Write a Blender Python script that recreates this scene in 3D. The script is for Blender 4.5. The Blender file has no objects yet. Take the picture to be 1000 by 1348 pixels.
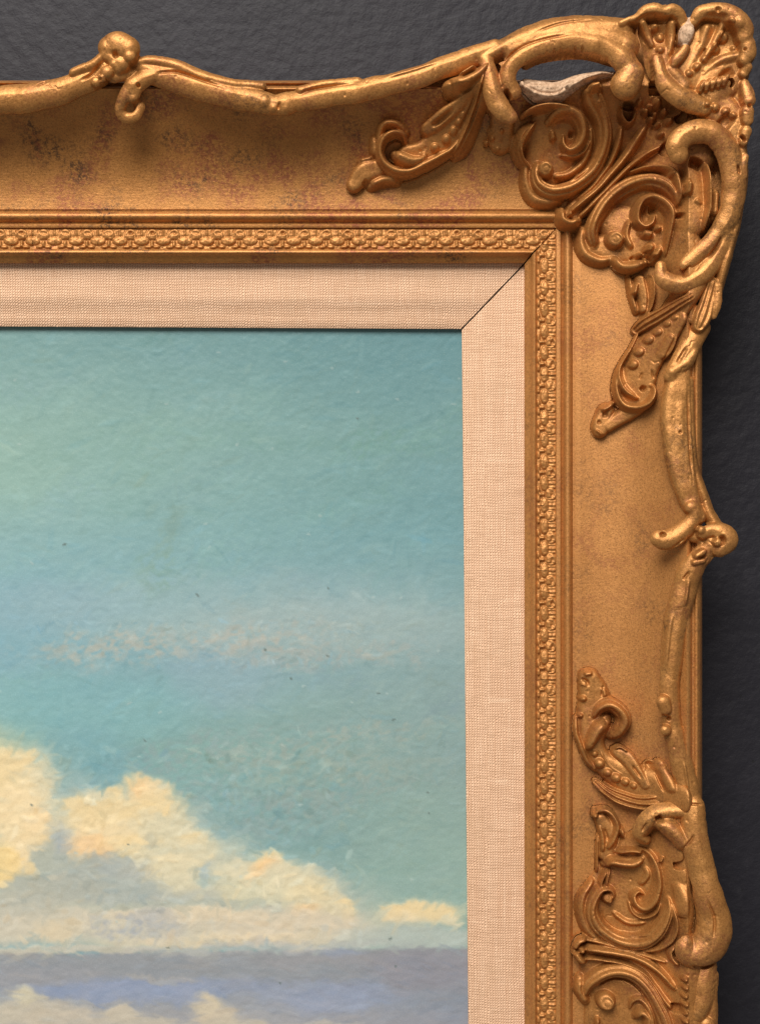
import bpy, math, random
import numpy as np
from mathutils import Vector

# ------------------------------------------------------------------ camera, light, exposure
S = 0.0004                      # metres per photo pixel at the plane of the painting
CX, CY, D = 500.0, 674.0, 1900.0   # optical centre (photo pixels), camera distance (same unit)
sc = bpy.context.scene
cam_d = bpy.data.cameras.new('camera'); cam = bpy.data.objects.new('camera', cam_d)
sc.collection.objects.link(cam); sc.camera = cam
cam.location = (0, -D*S, 0); cam.rotation_euler = (math.radians(90), 0, 0)
cam_d.sensor_fit = 'VERTICAL'; cam_d.sensor_height = 24.0
cam_d.lens = 24.0*D/1348.0
cam_d.clip_start = 0.02; cam_d.clip_end = 50.0

w = bpy.data.worlds.new('World'); sc.world = w; w.use_nodes = True
bg = w.node_tree.nodes['Background']
bg.inputs['Color'].default_value = (1.0, 0.93, 0.86, 1); bg.inputs['Strength'].default_value = 0.23

def area(name, loc, target, size, energy, col):
    l = bpy.data.lights.new(name, 'AREA'); l.shape = 'DISK'; l.size = size; l.energy = energy; l.color = col
    o = bpy.data.objects.new(name, l); sc.collection.objects.link(o); o.location = loc
    d = Vector(target) - Vector(loc); o.rotation_euler = d.to_track_quat('-Z', 'Y').to_euler()
    return o
area('softbox_lamp', (-0.50, -2.0, 1.82), (0.02, 0, 0.0), 1.7, 122.0, (1.0, 0.945, 0.88))

sc.view_settings.view_transform = 'Standard'; sc.view_settings.look = 'None'
sc.view_settings.exposure = 0.0; sc.view_settings.gamma = 1.0
try: sc.view_settings.use_curve_mapping = False
except Exception: pass

# ------------------------------------------------------------------ helpers
rng = np.random.default_rng(7)
random.seed(7)
C = sc.collection
def unp(px, py, z):                 # photo pixel at height z above the painting -> plane units
    k = (D - z)/D
    return CX + (px-CX)*k, CY + (py-CY)*k
def world(ux, uy, z): return ((ux-CX)*S, -z*S, (CY-uy)*S)
def worldarr(ux, uy, z):
    a = np.empty((len(ux), 3), np.float32); a[:,0] = (ux-CX)*S; a[:,1] = -z*S; a[:,2] = (CY-uy)*S
    return a

_nt = [rng.random((256, 256)) for _ in range(6)]
def vnoise(x, y, scale, k=0):       # smooth value noise in -1..1, feature size = scale
    t = _nt[k % 6]; x = np.asarray(x)/scale + 37.3*k; y = np.asarray(y)/scale + 11.7*k
    xi = np.floor(x).astype(int); yi = np.floor(y).astype(int); fx = x-xi; fy = y-yi
    fx = fx*fx*(3-2*fx); fy = fy*fy*(3-2*fy)
    a = t[yi & 255, xi & 255]; b = t[yi & 255, (xi+1) & 255]; c = t[(yi+1) & 255, xi & 255]; d = t[(yi+1) & 255, (xi+1) & 255]
    return ((a*(1-fx)+b*fx)*(1-fy) + (c*(1-fx)+d*fx)*fy)*2-1
def fbm(x, y, scale, oct=4, k=0):
    s = 0; a = 1; n = 0
    for i in range(oct):
        s = s + a*vnoise(x, y, scale/2**i, k+i); n += a; a *= .5
    return s/n

def mesh_np(name, co, quads, mat, parent=None, normals=None, smooth=True):
    me = bpy.data.meshes.new(name)
    nv, nf = len(co), len(quads)
    me.vertices.add(nv); me.vertices.foreach_set('co', np.asarray(co, np.float32).ravel())
    me.loops.add(nf*4); me.loops.foreach_set('vertex_index', np.asarray(quads, np.int32).ravel())
    me.polygons.add(nf); me.polygons.foreach_set('loop_start', np.arange(0, nf*4, 4, dtype=np.int32))
    me.update(calc_edges=True)
    me.polygons.foreach_set('use_smooth', np.full(nf, smooth))
    if normals is not None: me.normals_split_custom_set_from_vertices(normals.tolist())
    me.materials.append(mat)
    o = bpy.data.objects.new(name, me); C.objects.link(o)
    if parent: o.parent = parent
    return o
def mesh_py(name, co, faces, mat, parent=None, smooth=False):
    me = bpy.data.meshes.new(name); me.from_pydata(co, [], faces); me.update()
    for p in me.polygons: p.use_smooth = smooth
    me.materials.append(mat)
    o = bpy.data.objects.new(name, me); C.objects.link(o)
    if parent: o.parent = parent
    return o
def tag(o, label=None, cat=None, group=None, kind=None):
    if label: o['label'] = label
    if cat: o['category'] = cat
    if group: o['group'] = group
    if kind: o['kind'] = kind
    return o

# ------------------------------------------------------------------ materials
class NT:
    def __init__(s, name):
        s.m = bpy.data.materials.new(name); s.m.use_nodes = True; s.t = s.m.node_tree
        s.b = s.t.nodes['Principled BSDF']; s.co = s.n('ShaderNodeTexCoord').outputs['Object']
    def n(s, typ, **kw):
        x = s.t.nodes.new(typ)
        for k, v in kw.items(): setattr(x, k, v)
        return x
    def link(s, a, b): s.t.links.new(a, b)
    def val(s, sock, v):
        if hasattr(v, 'is_linked') or isinstance(v, bpy.types.NodeSocket): s.link(v, sock)
        else: sock.default_value = v
    def noise(s, scale, detail=4, rough=.55, vec=None, dist=0):
        x = s.n('ShaderNodeTexNoise'); s.link(vec or s.co, x.inputs['Vector'])
        x.inputs['Scale'].default_value = scale; x.inputs['Detail'].default_value = detail
        x.inputs['Roughness'].default_value = rough; x.inputs['Distortion'].default_value = dist
        return x.outputs['Fac']
    def ramp(s, fac, stops):
        x = s.n('ShaderNodeValToRGB'); s.link(fac, x.inputs['Fac']); e = x.color_ramp.elements
        while len(e) < len(stops): e.new(.5)
        for i, (p, c) in enumerate(stops):
            e[i].position = p; e[i].color = (c, c, c, 1) if isinstance(c, (int, float)) else (*c, 1)
        return x.outputs['Color']
    def mix(s, fac, a, b, mode='MIX'):
        x = s.n('ShaderNodeMix', data_type='RGBA', blend_type=mode)
        s.val(x.inputs[0], fac)
        for sk, v in ((x.inputs[6], a), (x.inputs[7], b)):
            if isinstance(v, tuple): sk.default_value = (*v, 1) if len(v) == 3 else v
            else: s.link(v, sk)
        return x.outputs[2]
    def math(s, op, a, b=None):
        x = s.n('ShaderNodeMath', operation=op); s.val(x.inputs[0], a)
        if b is not None: s.val(x.inputs[1], b)
        return x.outputs[0]
    def bump(s, h, strength, dist, prev=None):
        x = s.n('ShaderNodeBump'); s.link(h, x.inputs['Height']); x.inputs['Strength'].default_value = strength
        x.inputs['Distance'].default_value = dist
        if prev: s.link(prev, x.inputs['Normal'])
        return x.outputs['Normal']
    def mapping(s, scale):
        x = s.n('ShaderNodeMapping'); s.link(s.co, x.inputs['Vector']); x.inputs['Scale'].default_value = scale
        return x.outputs['Vector']

def gold_mat(name, light, dark, bole_amt=.5, rough=.40, metal=.72, grain=.35, streak=None):
    t = NT(name)
    big = t.noise(55, 6, .7); mid = t.noise(700, 6, .75); fine = t.noise(1500, 3, .75)
    base = t.mix(t.ramp(big, [(.25, .2), (.75, 1)]), dark, light)
    base = t.mix(t.ramp(mid, [(.35, .55), (.6, 0)]), base, tuple(c*.8 for c in dark))
    # the coat is thin where these patches lie: red bole and grey-brown wear show through
    patch = t.math('MULTIPLY', t.ramp(t.noise(38, 3, .5, dist=.6), [(.49, .08), (.62, 1)]), t.ramp(t.noise(480, 6, .82), [(.44, 0), (.55, 1)]))
    base = t.mix(t.math('MULTIPLY', patch, bole_amt), base, (.235, .060, .032))
    x = t.n('ShaderNodeVectorMath', operation='ADD'); t.link(t.co, x.inputs[0]); x.inputs[1].default_value = (3.1, 1.7, 5.3)
    patch2 = t.math('MULTIPLY', t.ramp(t.noise(42, 3, .5, vec=x.outputs[0]), [(.52, .06), (.66, 1)]), t.ramp(t.noise(450, 6, .84, vec=x.outputs[0]), [(.48, 0), (.57, 1)]))
    base = t.mix(t.math('MULTIPLY', patch2, min(1, bole_amt*1.1)), base, (.055, .032, .02))
    spk = t.ramp(fine, [(.36, 1), (.46, 0)])
    base = t.mix(t.math('MULTIPLY', spk, grain), base, tuple(c*.45 for c in dark))
    spk2 = t.ramp(fine, [(.6, 0), (.72, 1)])
    base = t.mix(t.math('MULTIPLY', spk2, grain*.6), base, tuple(min(1, c*1.35) for c in light))
    t.link(base, t.b.inputs['Base Color'])
    t.b.inputs['Metallic'].default_value = metal
    rr = t.n('ShaderNodeMapRange'); t.link(mid, rr.inputs['Value']); rr.inputs['From Min'].default_value = .3; rr.inputs['From Max'].default_value = .7
    rr.inputs['To Min'].default_value = rough-.07; rr.inputs['To Max'].default_value = rough+.12
    t.link(rr.outputs[0], t.b.inputs['Roughness'])
    n1 = t.bump(fine, .55, .00018)
    n2 = t.bump(t.noise(620, 5, .6), .35, .00045, n1)
    if streak:
        n2 = t.bump(t.noise(900, 3, .6, vec=t.mapping(streak)), .2, .0004, n2)
    t.link(n2, t.b.inputs['Normal'])
    return t.m
G_L = (.56, .258, .072); G_D = (.40, .168, .038)
GOLD_RAIL_H = gold_mat('gilt_rail_top', G_L, G_D, .8, .46, .5, .75, (.12, 1, 1))
GOLD_RAIL_V = gold_mat('gilt_rail_side', (.59, .272, .082), (.45, .192, .05), .38, .48, .45, .8, (1, 1, .06))
GOLD = gold_mat('gilt_ornament', (.58, .268, .077), (.37, .15, .034), .45, .46, .52, .6)
GOLD_LIT = gold_mat('gilt_limbs_lit', (.62, .30, .088), (.38, .155, .037), .5, .44, .55, .6)  # same gilding as the relief; light on raised limbs put into a lighter colour
GOLD_M = gold_mat('gilt_moulding', (.60, .28, .083), (.43, .182, .046), .35, .46, .46, .6)

def plaster_mat():
    t = NT('bare_plaster')
    c = t.mix(t.ramp(t.noise(400, 5, .7), [(.35, 0), (.65, 1)]), (.34, .20, .11), (.76, .52, .34))
    c = t.mix(t.ramp(t.noise(900, 4, .7), [(.32, 1), (.42, 0)]), c, (.10, .06, .03))
    t.link(c, t.b.inputs['Base Color']); t.b.inputs['Roughness'].default_value = .85
    t.link(t.bump(t.noise(600, 6, .7), .8, .001), t.b.inputs['Normal'])
    return t.m
PLASTER = plaster_mat()

def linen_mat(name, along):
    t = NT(name); sep = t.n('ShaderNodeSeparateXYZ')
    wob = t.n('ShaderNodeTexNoise'); t.link(t.co, wob.inputs['Vector']); wob.inputs['Scale'].default_value = 180; wob.inputs['Detail'].default_value = 2
    ad = t.n('ShaderNodeVectorMath', operation='MULTIPLY_ADD'); t.link(wob.outputs['Color'], ad.inputs[0]); ad.inputs[1].default_value = (.0020,)*3; t.link(t.co, ad.inputs[2])
    t.link(ad.outputs[0], sep.inputs[0])
    k = 2*math.pi/(3.4*S)
    sx = t.math('SINE', t.math('MULTIPLY', sep.outputs['X'], k)); sz = t.math('SINE', t.math('MULTIPLY', sep.outputs['Z'], k))
    hx = t.math('ABSOLUTE', t.math('SINE', t.math('MULTIPLY', sep.outputs['X'], k/2)))
    hz = t.math('ABSOLUTE', t.math('SINE', t.math('MULTIPLY', sep.outputs['Z'], k/2)))
    gap = t.math('MAXIMUM', t.math('SUBTRACT', 1, hx), t.math('SUBTRACT', 1, hz))     # gaps between the threads
    both = t.math('MULTIPLY', t.math('SUBTRACT', 1, hx), t.math('SUBTRACT', 1, hz))
    # per thread tone: noise stretched along warp and weft
    tw = t.noise(900, 3, .6, vec=t.mapping((1, 1, .03))); tf = t.noise(900, 3, .6, vec=t.mapping((.03, 1, 1)))
    base = t.mix(t.ramp(tw, [(.3, 0), (.7, 1)]), (.76, .48, .31), (.88, .60, .41))
    base = t.mix(t.math('MULTIPLY', t.ramp(tf, [(.35, 1), (.55, 0)]), .45), base, (.55, .345, .215))
    base = t.mix(t.ramp(gap, [(.45, 0), (.95, .42)]), base, (.44, .25, .14))
    base = t.mix(t.ramp(both, [(.15, 0), (.6, .8)]), base, (.30, .155, .08))
    slub = t.math('MULTIPLY', t.ramp(t.noise(420, 3, .6, vec=t.mapping((.05, 1, 1))), [(.62, 0), (.76, 1)]), .28)
    base = t.mix(slub, base, (.93, .70, .50))
    base = t.mix(t.ramp(t.noise(45, 4, .6), [(.5, 0), (.75, .3)]), base, (.55, .36, .22))
    t.link(base, t.b.inputs['Base Color']); t.b.inputs['Roughness'].default_value = .9
    t.b.inputs['Specular IOR Level'].default_value = .15
    wv = t.math('ADD', t.math('MULTIPLY', sx, sz), t.math('MULTIPLY', gap, -1.2))
    t.link(t.bump(wv, .5, .00035), t.b.inputs['Normal'])
    return t.m
LINEN = linen_mat('linen', 'x')

def wall_mat():
    t = NT('charcoal_wall_paint')
    c = t.mix(t.ramp(t.noise(14, 6, .65), [(.3, 0), (.7, 1)]), (.0112, .0110, .0158), (.0172, .0167, .0225))
    c = t.mix(t.ramp(t.noise(120, 5, .7), [(.55, 0), (.75, .4)]), c, (.034, .033, .040))
    c = t.mix(t.ramp(t.noise(300, 3, .6), [(.29, .8), (.325, 0)]), c, (.009, .009, .011))
    t.link(c, t.b.inputs['Base Color']); t.b.inputs['Roughness'].default_value = .55
    t.b.inputs['Specular IOR Level'].default_value = .25
    n1 = t.bump(t.noise(1100, 4, .6), .3, .0005)
    n2 = t.bump(t.noise(150, 4, .55), .42, .0020, n1)
    v = t.n('ShaderNodeTexVoronoi'); t.link(t.co, v.inputs['Vector']); v.inputs['Scale'].default_value = 75; v.inputs['Randomness'].default_value = 1
    blob = t.ramp(v.outputs['Distance'], [(.0, 1), (.22, 0)])
    n3 = t.bump(t.math('MULTIPLY', blob, t.ramp(t.noise(30, 2, .5), [(.5, 0), (.7, 1)])), .35, .0006, n2)
    t.link(n3, t.b.inputs['Normal'])
    return t.m
WALL = wall_mat()

def paint_mat():
    t = NT('oil_paint')
    a = t.n('ShaderNodeAttribute', attribute_name='paint')
    fl = t.noise(1500, 4, .7)
    c = t.mix(t.ramp(fl, [(.3, .16), (.5, 0)]), a.outputs['Color'], (.10, .16, .16))
    c = t.mix(t.ramp(fl, [(.55, 0), (.8, .22)]), c, (.75, .78, .70))
    sp = t.noise(500, 2, .5)
    c = t.mix(t.ramp(sp, [(.20, .6), (.225, 0)]), c, (.08, .085, .07))
    t.link(c, t.b.inputs['Base Color']); t.b.inputs['Roughness'].default_value = .42
    t.b.inputs['Specular IOR Level'].default_value = .3
    n1 = t.bump(t.noise(1500, 4, .65, vec=t.mapping((.7, 1, 1))), .16, .0005)
    n2 = t.bump(t.noise(420, 5, .6, dist=.8), .08, .0009, n1)
    t.link(n2, t.b.inputs['Normal'])
    return t.m
PAINT = paint_mat()
# ------------------------------------------------------------------ wall
ZW = -52
x0, y0 = -2200, -2200; x1, y1 = 3200, 3600
wall = mesh_py('wall', [world(x0,y0,ZW), world(x1,y0,ZW), world(x1,y1,ZW), world(x0,y1,ZW)], [(3,2,1,0)], WALL)
tag(wall, 'rough dark charcoal painted wall behind the frame', kind='structure')

# ------------------------------------------------------------------ frame profile (right-rail x, top-rail y, height)
frame = bpy.data.objects.new('picture_frame', None); C.objects.link(frame)
frame.location = (0, 0, 0); frame.empty_display_size = .02
tag(frame, 'ornate carved gilt picture frame with scrolled corner and pale linen liner', 'picture frame')
COVE0, COVE1, ZC0, ZC1 = (757, 275.5), (903, 117), 40.0, 112.0
u_r0, _ = unp(COVE0[0], CY, ZC0); u_r1, _ = unp(COVE1[0], CY, ZC1)
_, u_t0 = unp(CX, COVE0[1], ZC0); _, u_t1 = unp(CX, COVE1[1], ZC1)
def cove(t): return ZC0 + (ZC1-ZC0)*np.clip(t, 0, 1)**2.5
def baseU(ux, uy):
    t = np.maximum((ux-u_r0)/(u_r1-u_r0), (uy-u_t0)/(u_t1-u_t0))
    return cove(t)
prof = [ # photo x on the right rail, photo y on the top rail, z
 (690, 346.5, -46), (690, 346.5, 27), (691, 345.5, 29), (694, 342, 30.5), (698, 337, 34), (699.5, 335, 37),
 (700.5, 333.5, 40), (702, 332, 41.3), (704, 330, 41), (705.5, 328.5, 38), (707, 327, 36),
 (730, 301, 36), (731.5, 299.8, 39.4), (733, 298.5, 40), (737, 295.5, 40), (738.5, 294.5, 37.5), (740, 293, 36.5),
 (741.5, 291.5, 38.5), (743, 289, 42), (745, 286.5, 44.5), (747.5, 283.5, 45.4), (750, 281, 44), (752, 279, 41), (753.5, 277.5, 38.2), (755, 276.6, 38.4)]
for i in range(17):
    q = i/16; z = float(cove(q)); ur = u_r0+(u_r1-u_r0)*q; ut = u_t0+(u_t1-u_t0)*q
    k = D/(D-z); prof.append((CX+(ur-CX)*k, CY+(ut-CY)*k, z))
prof += [(906, 115.5, 111.5), (908.5, 114, 106), (910.5, 112.8, 101), (912.5, 111.6, 101), (914.5, 110.4, 104), (917, 109.2, 105), (920, 108.2, 102), (922, 107.2, 95), (923, 106.5, 80), (923.5, 106, -46)]
P = []
for px, py, z in prof:
    ux, _ = unp(px, CY, z); _, uy = unp(CX, py, z); P.append((ux, uy, z))
n = len(P); XL, YB = -420, 1760
def rail(name, top, mat):
    co = []; gap = 1.25
    N = 60
    for j in range(N+1):
        for i, (ux, uy, z) in enumerate(P):
            if top: co.append((XL + (ux-gap-XL)*j/N, uy, z))
            else: co.append((ux, uy+gap+(YB-uy-gap)*j/N, z))
    a = np.array(co)
    wob = vnoise(a[:,0], a[:,1], 60, 2)*.35 + vnoise(a[:,0], a[:,1], 17, 3)*.15
    inner = (a[:,2] > 20)
    a[:,2] += wob*inner
    co = [world(*v) for v in a]
    f = []
    for j in range(N):
        for i in range(n):
            k = (i+1) % n; q = (j*n+i, (j+1)*n+i, (j+1)*n+k, j*n+k)
            f.append(q if top else q[::-1])
    f.append(tuple(range(n))[::-1] if not top else tuple(range(n)))
    f.append(tuple(range(N*n, N*n+n)) if not top else tuple(range(N*n, N*n+n))[::-1])
    o = mesh_py(name, co, f, mat, frame)
    me = o.data
    import bmesh
    bm = bmesh.new(); bm.from_mesh(me); bmesh.ops.recalc_face_normals(bm, faces=bm.faces[:])
    for fc in bm.faces: fc.smooth = len(fc.verts) == 4
    for e in bm.edges:
        if len(e.link_faces) == 2 and e.calc_face_angle(0) > math.radians(50): e.smooth = False
    bm.to_mesh(me); bm.free()
    return o
rail_t = rail('rail', True, GOLD_RAIL_H); rail_t['label'] = 'horizontal gilt top rail with worn red and grey patches'
rail_r = rail('rail', False, GOLD_RAIL_V); rail_r['label'] = 'vertical gilt side rail with a smooth golden cove'

# ------------------------------------------------------------------ linen liner
lin = [ # dist from gold (0) to sight edge (1), z
 (-.06, 18.5), (.0, 18.5), (.12, 18), (.3, 17), (.5, 16), (.60, 15.6), (.67, 12.6), (.85, 10.6), (.96, 9.2), (1.0, 7.2), (1.0, 1.2), (-.06, 1.2)]
def liner(top):
    rows = []
    ends = []
    for q, z in lin:
        # outer and inner lines in photo pixels
        if top:
            a = (XL-0.0, 346.5 + (428.8-346.5)*q - 2.6*q*0, z); ym = 346.5 + (433-346.5)*q; xm = 690.5 + (607.5-690.5)*q
            yl = 346.5 + (427.5-346.5)*q      # line continued to the left
            p0 = (XL*1.0, yl - 0.0, z); p1 = (xm-1.35, ym, z)
        else:
            xm = 690.5 + (607.5-690.5)*q; ym = 346.5 + (433-346.5)*q
            xb = 692.5 + (620-692.5)*q
            p0 = (xm, ym+1.35, z); p1 = (xb, YB, z)
        rows.append((p0, p1))
    N = 40; co = []; m = len(rows)
    for j in range(N+1):
        for (p0, p1) in rows:
            t_ = j/N; px = p0[0]+(p1[0]-p0[0])*t_; py = p0[1]+(p1[1]-p0[1])*t_; z = p0[2]
            ux, uy = unp(px, py, z)
            if z > 5: z += .35*float(vnoise(ux, uy, 40, 4))
            co.append(world(ux, uy, z))
    f = []
    for j in range(N):
        for i in range(m):
            k = (i+1) % m; f.append((j*m+i, (j+1)*m+i, (j+1)*m+k, j*m+k))
    f.append(tuple(range(m))); f.append(tuple(range(N*m, N*m+m)))
    o = mesh_py('linen_liner', co, f, LINEN, frame)
    import bmesh
    bm = bmesh.new(); bm.from_mesh(o.data); bmesh.ops.recalc_face_normals(bm, faces=bm.faces[:])
    for fc in bm.faces: fc.smooth = len(fc.verts) == 4
    for e in bm.edges:
        if len(e.link_faces) == 2 and e.calc_face_angle(0) > math.radians(35): e.smooth = False
    bm.to_mesh(o.data); bm.free()
    return o
l1 = liner(True); l1['label'] = 'horizontal strip of beige woven linen above the painting'
l2 = liner(False); l2['label'] = 'vertical strip of beige woven linen beside the painting'
# ------------------------------------------------------------------ leaf-and-rosette moulding: one motif, repeated
PER = 28.6*(D-38)/D
def motif_mesh(seed):
    r = .75; A = np.arange(-PER/2, PER/2+.01, PER/40); B = np.arange(0, 27.01, r)
    a, b = np.meshgrid(A, B); r_ = np.random.default_rng(seed)
    H = np.full(a.shape, 0.0)
    def put(h): 
        nonlocal H; H = np.maximum(H, h)
    def dome(ca, cb, ra, rb, h, p=.6):
        q = ((a-ca)/ra)**2+((b-cb)/rb)**2; put(h*np.clip(1-q, 0, 1)**p)
    def cut(ca, cb, ra, rb, h):
        nonlocal H; q = ((a-ca)/ra)**2+((b-cb)/rb)**2; H = H - h*np.clip(1-q, 0, 1)
    # foot: flaring stem with two toes
    put(4.2*np.clip(1-(np.abs(a)/(2.2+np.clip(6-b, 0, 6)*.35))**2, 0, 1)**.5*(b < 12)*np.clip(b/1.5, 0, 1))
    dome(-5.5, 2.6, 5, 2.4, 4.0); dome(5.5, 2.6, 5, 2.4, 4.0); cut(0, .8, 3, 3, 4)
    # rosette
    dome(0, 18.6, 8.2, 7.4, 4.4, .4); cut(.4+r_.normal()*.5, 20.4, 5.2, 3.0, 3.4+r_.normal()*.4); dome(-1.6+r_.normal()*.5, 18.6, 3.0, 2.2, 3.4); dome(3.0, 21.4, 2.2, 1.6, 3.0); cut(5, 16.5, 1.2, 4, 1.2); cut(-5, 17, 1.2, 4, 1.2)
    cut(0, 11.4, 4.5, 1.6, 3)
    # cup on the joint between two motifs, with three upright flutes above it
    for s in (-1, 1):
        ca = s*PER/2
        dome(ca, 10.4, 9.6, 5.6, 4.5, .34)
        fl = 3.4*np.clip(1-((a-ca)/6.4)**2, 0, 1)**.4*(.74+.26*np.cos((a-ca)*2*math.pi/5.6))*np.clip((26-b)/2, 0, 1)*np.clip((b-9)/3, 0, 1)
        put(fl)
        cut(ca, 16.4, 5, 1.3, 1.2)
    H = np.maximum(H, -.8)*r_.uniform(.75, 1.05)
    H = H - r_.uniform(0, 1.4)*np.clip(vnoise(a+seed*90, b, 9, seed), 0, 1)
    H += .55*vnoise(a+seed*50, b, 4.5, seed) + .4*vnoise(a+seed*50, b, 2.2, seed+1)
    H *= np.clip(b/1.2, 0, 1)*np.clip((27-b)/1.2, 0, 1)
    H -= .6*((b < .6) | (b > 26.4))
    na = len(A); nb = len(B)
    co = np.stack([a.ravel()*S, -H.ravel()*S, b.ravel()*S], 1)
    q = [(j*na+i, j*na+i+1, (j+1)*na+i+1, (j+1)*na+i) for j in range(nb-1) for i in range(na-1)]
    me_o = mesh_np('flower_motif', co, np.array(q), GOLD_M)
    me = me_o.data; bpy.data.objects.remove(me_o)
    return me
MM = [motif_mesh(s_) for s_ in range(1, 8)]
_, yb = unp(CX, 328.0, 36.6); xb_, _ = unp(705.6, CY, 36.6)
mi0 = (unp(690, 0, 38)[0], unp(0, 346.5, 38)[1]); mi1 = (unp(737, 0, 38)[0], unp(0, 295.5, 38)[1])
def place_motif(kk, par, ux_, uy_, rot):
    me = MM[(kk*5+kk//7) % 7]
    corner_near = (ux_ > unp(655, 0, 38)[0]) if rot == 0 else (uy_ < unp(0, 375, 38)[1])
    if corner_near:                      # mitred motif: trimmed along the joint
        co = np.empty(len(me.vertices)*3, np.float32); me.vertices.foreach_get('co', co); co = co.reshape(-1, 3)
        a = co[:, 0]/S; b = co[:, 2]/S
        fx = (mi1[0]-mi0[0])/(mi1[1]-mi0[1])
        if rot == 0:
            lim = mi0[0]+(uy_-b-mi0[1])*fx-ux_-1.2; out = a > lim; a2 = np.minimum(a, lim)
        else:
            lim = mi0[1]+(ux_+b-mi0[0])/fx-uy_+1.2; out = a < lim; a2 = np.maximum(a, lim)
        q_ = np.array([p_.vertices[:] for p_ in me.polygons]); keep = ~out[q_].all(1)
        if keep.sum() < 20: return
        co[:, 0] = a2*S; co[out, 1] = -.2*S
        used, inv = np.unique(q_[keep], return_inverse=True)
        o = mesh_np('flower_motif', co[used], inv.reshape(-1, 4), GOLD_M)
    else:
        o = bpy.data.objects.new('flower_motif', me); C.objects.link(o)
    o.parent = par; o.location = world(ux_, uy_, 36.3)
    if rot: o.rotation_euler = (0, math.radians(90), 0)
k = 0
x = unp(29.0, 0, 38)[0] - PER*14
while x - PER/2 < mi1[0]:
    place_motif(k*3+k//4, rail_t, x, yb, 0); k += 1; x += PER
y = unp(0, 336, 38)[1] - PER
while y < YB-20:
    place_motif(k*3+k//5, rail_r, xb_, y, 90); k += 1; y += PER

# ------------------------------------------------------------------ carved relief engine
# Two height layers: 0 = relief lying on the cove, 1 = limbs and shells standing clear of it (closed underneath).
GX0, GX1, GY0, GY1, R = -300, 1012, -14, 1500, .8
gx = np.arange(GX0, GX1+.01, R); gy = np.arange(GY0, GY1+.01, R)
UX, UY = np.meshgrid(gx, gy)
BASE = baseU(UX, UY)
H = [np.full(UX.shape, -1e3) for _ in (0, 1)]
BOT = np.full(UX.shape, 1e3)
OWN = [np.full(UX.shape, -1, np.int32) for _ in (0, 1)]
owners = []
cur = {'id': 0, 'layer': 0}
def part(name, parent=None, layer=0, mat=None, label=None):
    owners.append(dict(name=name, parent=parent, layer=layer, mat=mat or (GOLD_LIT if layer == 1 else GOLD), label=label))
    cur['id'] = len(owners)-1; cur['layer'] = layer
    return cur['id']
HS = 1.4
PROF = {
 'round': lambda q: np.sqrt(np.clip(1-q*q, 0, 1)),
 'body': lambda q: .82*np.sqrt(np.clip(1-q*q, 0, 1))+.18*np.clip(1-np.abs(q-.12)/(1+.12*np.sign(.12-q)), 0, 1),
 'soft': lambda q: np.clip(1-q*q, 0, 1),
 'flat': lambda q: np.sqrt(np.clip(1-np.abs(q)**4, 0, 1)),
 'channel': lambda q: np.sqrt(np.clip(1-q**4, 0, 1))*(1-.42*np.exp(-(q/.42)**2)),
 'flute': lambda q: np.sqrt(np.clip(1-q**4, 0, 1))*(.88+.12*np.cos(3.0*math.pi*q)),
 'flute2': lambda q: np.sqrt(np.clip(1-q**4, 0, 1))*(.82+.18*np.cos(4.2*math.pi*q)),
 'left': lambda q: np.sqrt(np.clip(1-q**4, 0, 1))*(.40+.60*np.clip((q+1)/1.55, 0, 1)**2)*(1-.11*np.exp(-((np.abs(q-(.28 if '+1' in '+1' else -.28)))/.10)**2)),
 'right': lambda q: np.sqrt(np.clip(1-q**4, 0, 1))*(.40+.60*np.clip((1-q)/1.55, 0, 1)**2)*(1-.11*np.exp(-((np.abs(q-(.28 if '+1' in '-' else -.28)))/.10)**2)),
 'lined': lambda q: np.sqrt(np.clip(1-q*q, 0, 1))*(1-.16*np.exp(-((np.abs(q)-.52)/.13)**2)),
 'scroll': lambda q: np.sqrt(np.clip(1-q**2.0, 0, 1))**.9*(1-.13*np.exp(-((q-.42)/.12)**2)-.13*np.exp(-((q+.42)/.12)**2)),
 'cup': lambda q: np.sqrt(np.clip(1-q**6, 0, 1))*(.35+.65*np.abs(q)**1.6),
}
def spline(pts):
    p = np.array(pts, float)
    if len(p) == 1: return p
    ext = np.vstack([2*p[0]-p[1], p, 2*p[-1]-p[-2]]); out = []
    for i in range(1, len(ext)-2):
        a, b, c, d = ext[i-1], ext[i], ext[i+1], ext[i+2]
        m = max(2, int(np.hypot(*(c-b)[:2])/1.2))
        t_ = np.linspace(0, 1, m, endpoint=False)[:, None]
        out.append(.5*((2*b)+(-a+c)*t_+(2*a-5*b+4*c-d)*t_**2+(-a+3*b-3*c+d)*t_**3))
    out.append(p[-1:]); o = np.vstack(out); o[:, 2] = np.maximum(o[:, 2], .8)
    return o
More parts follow.
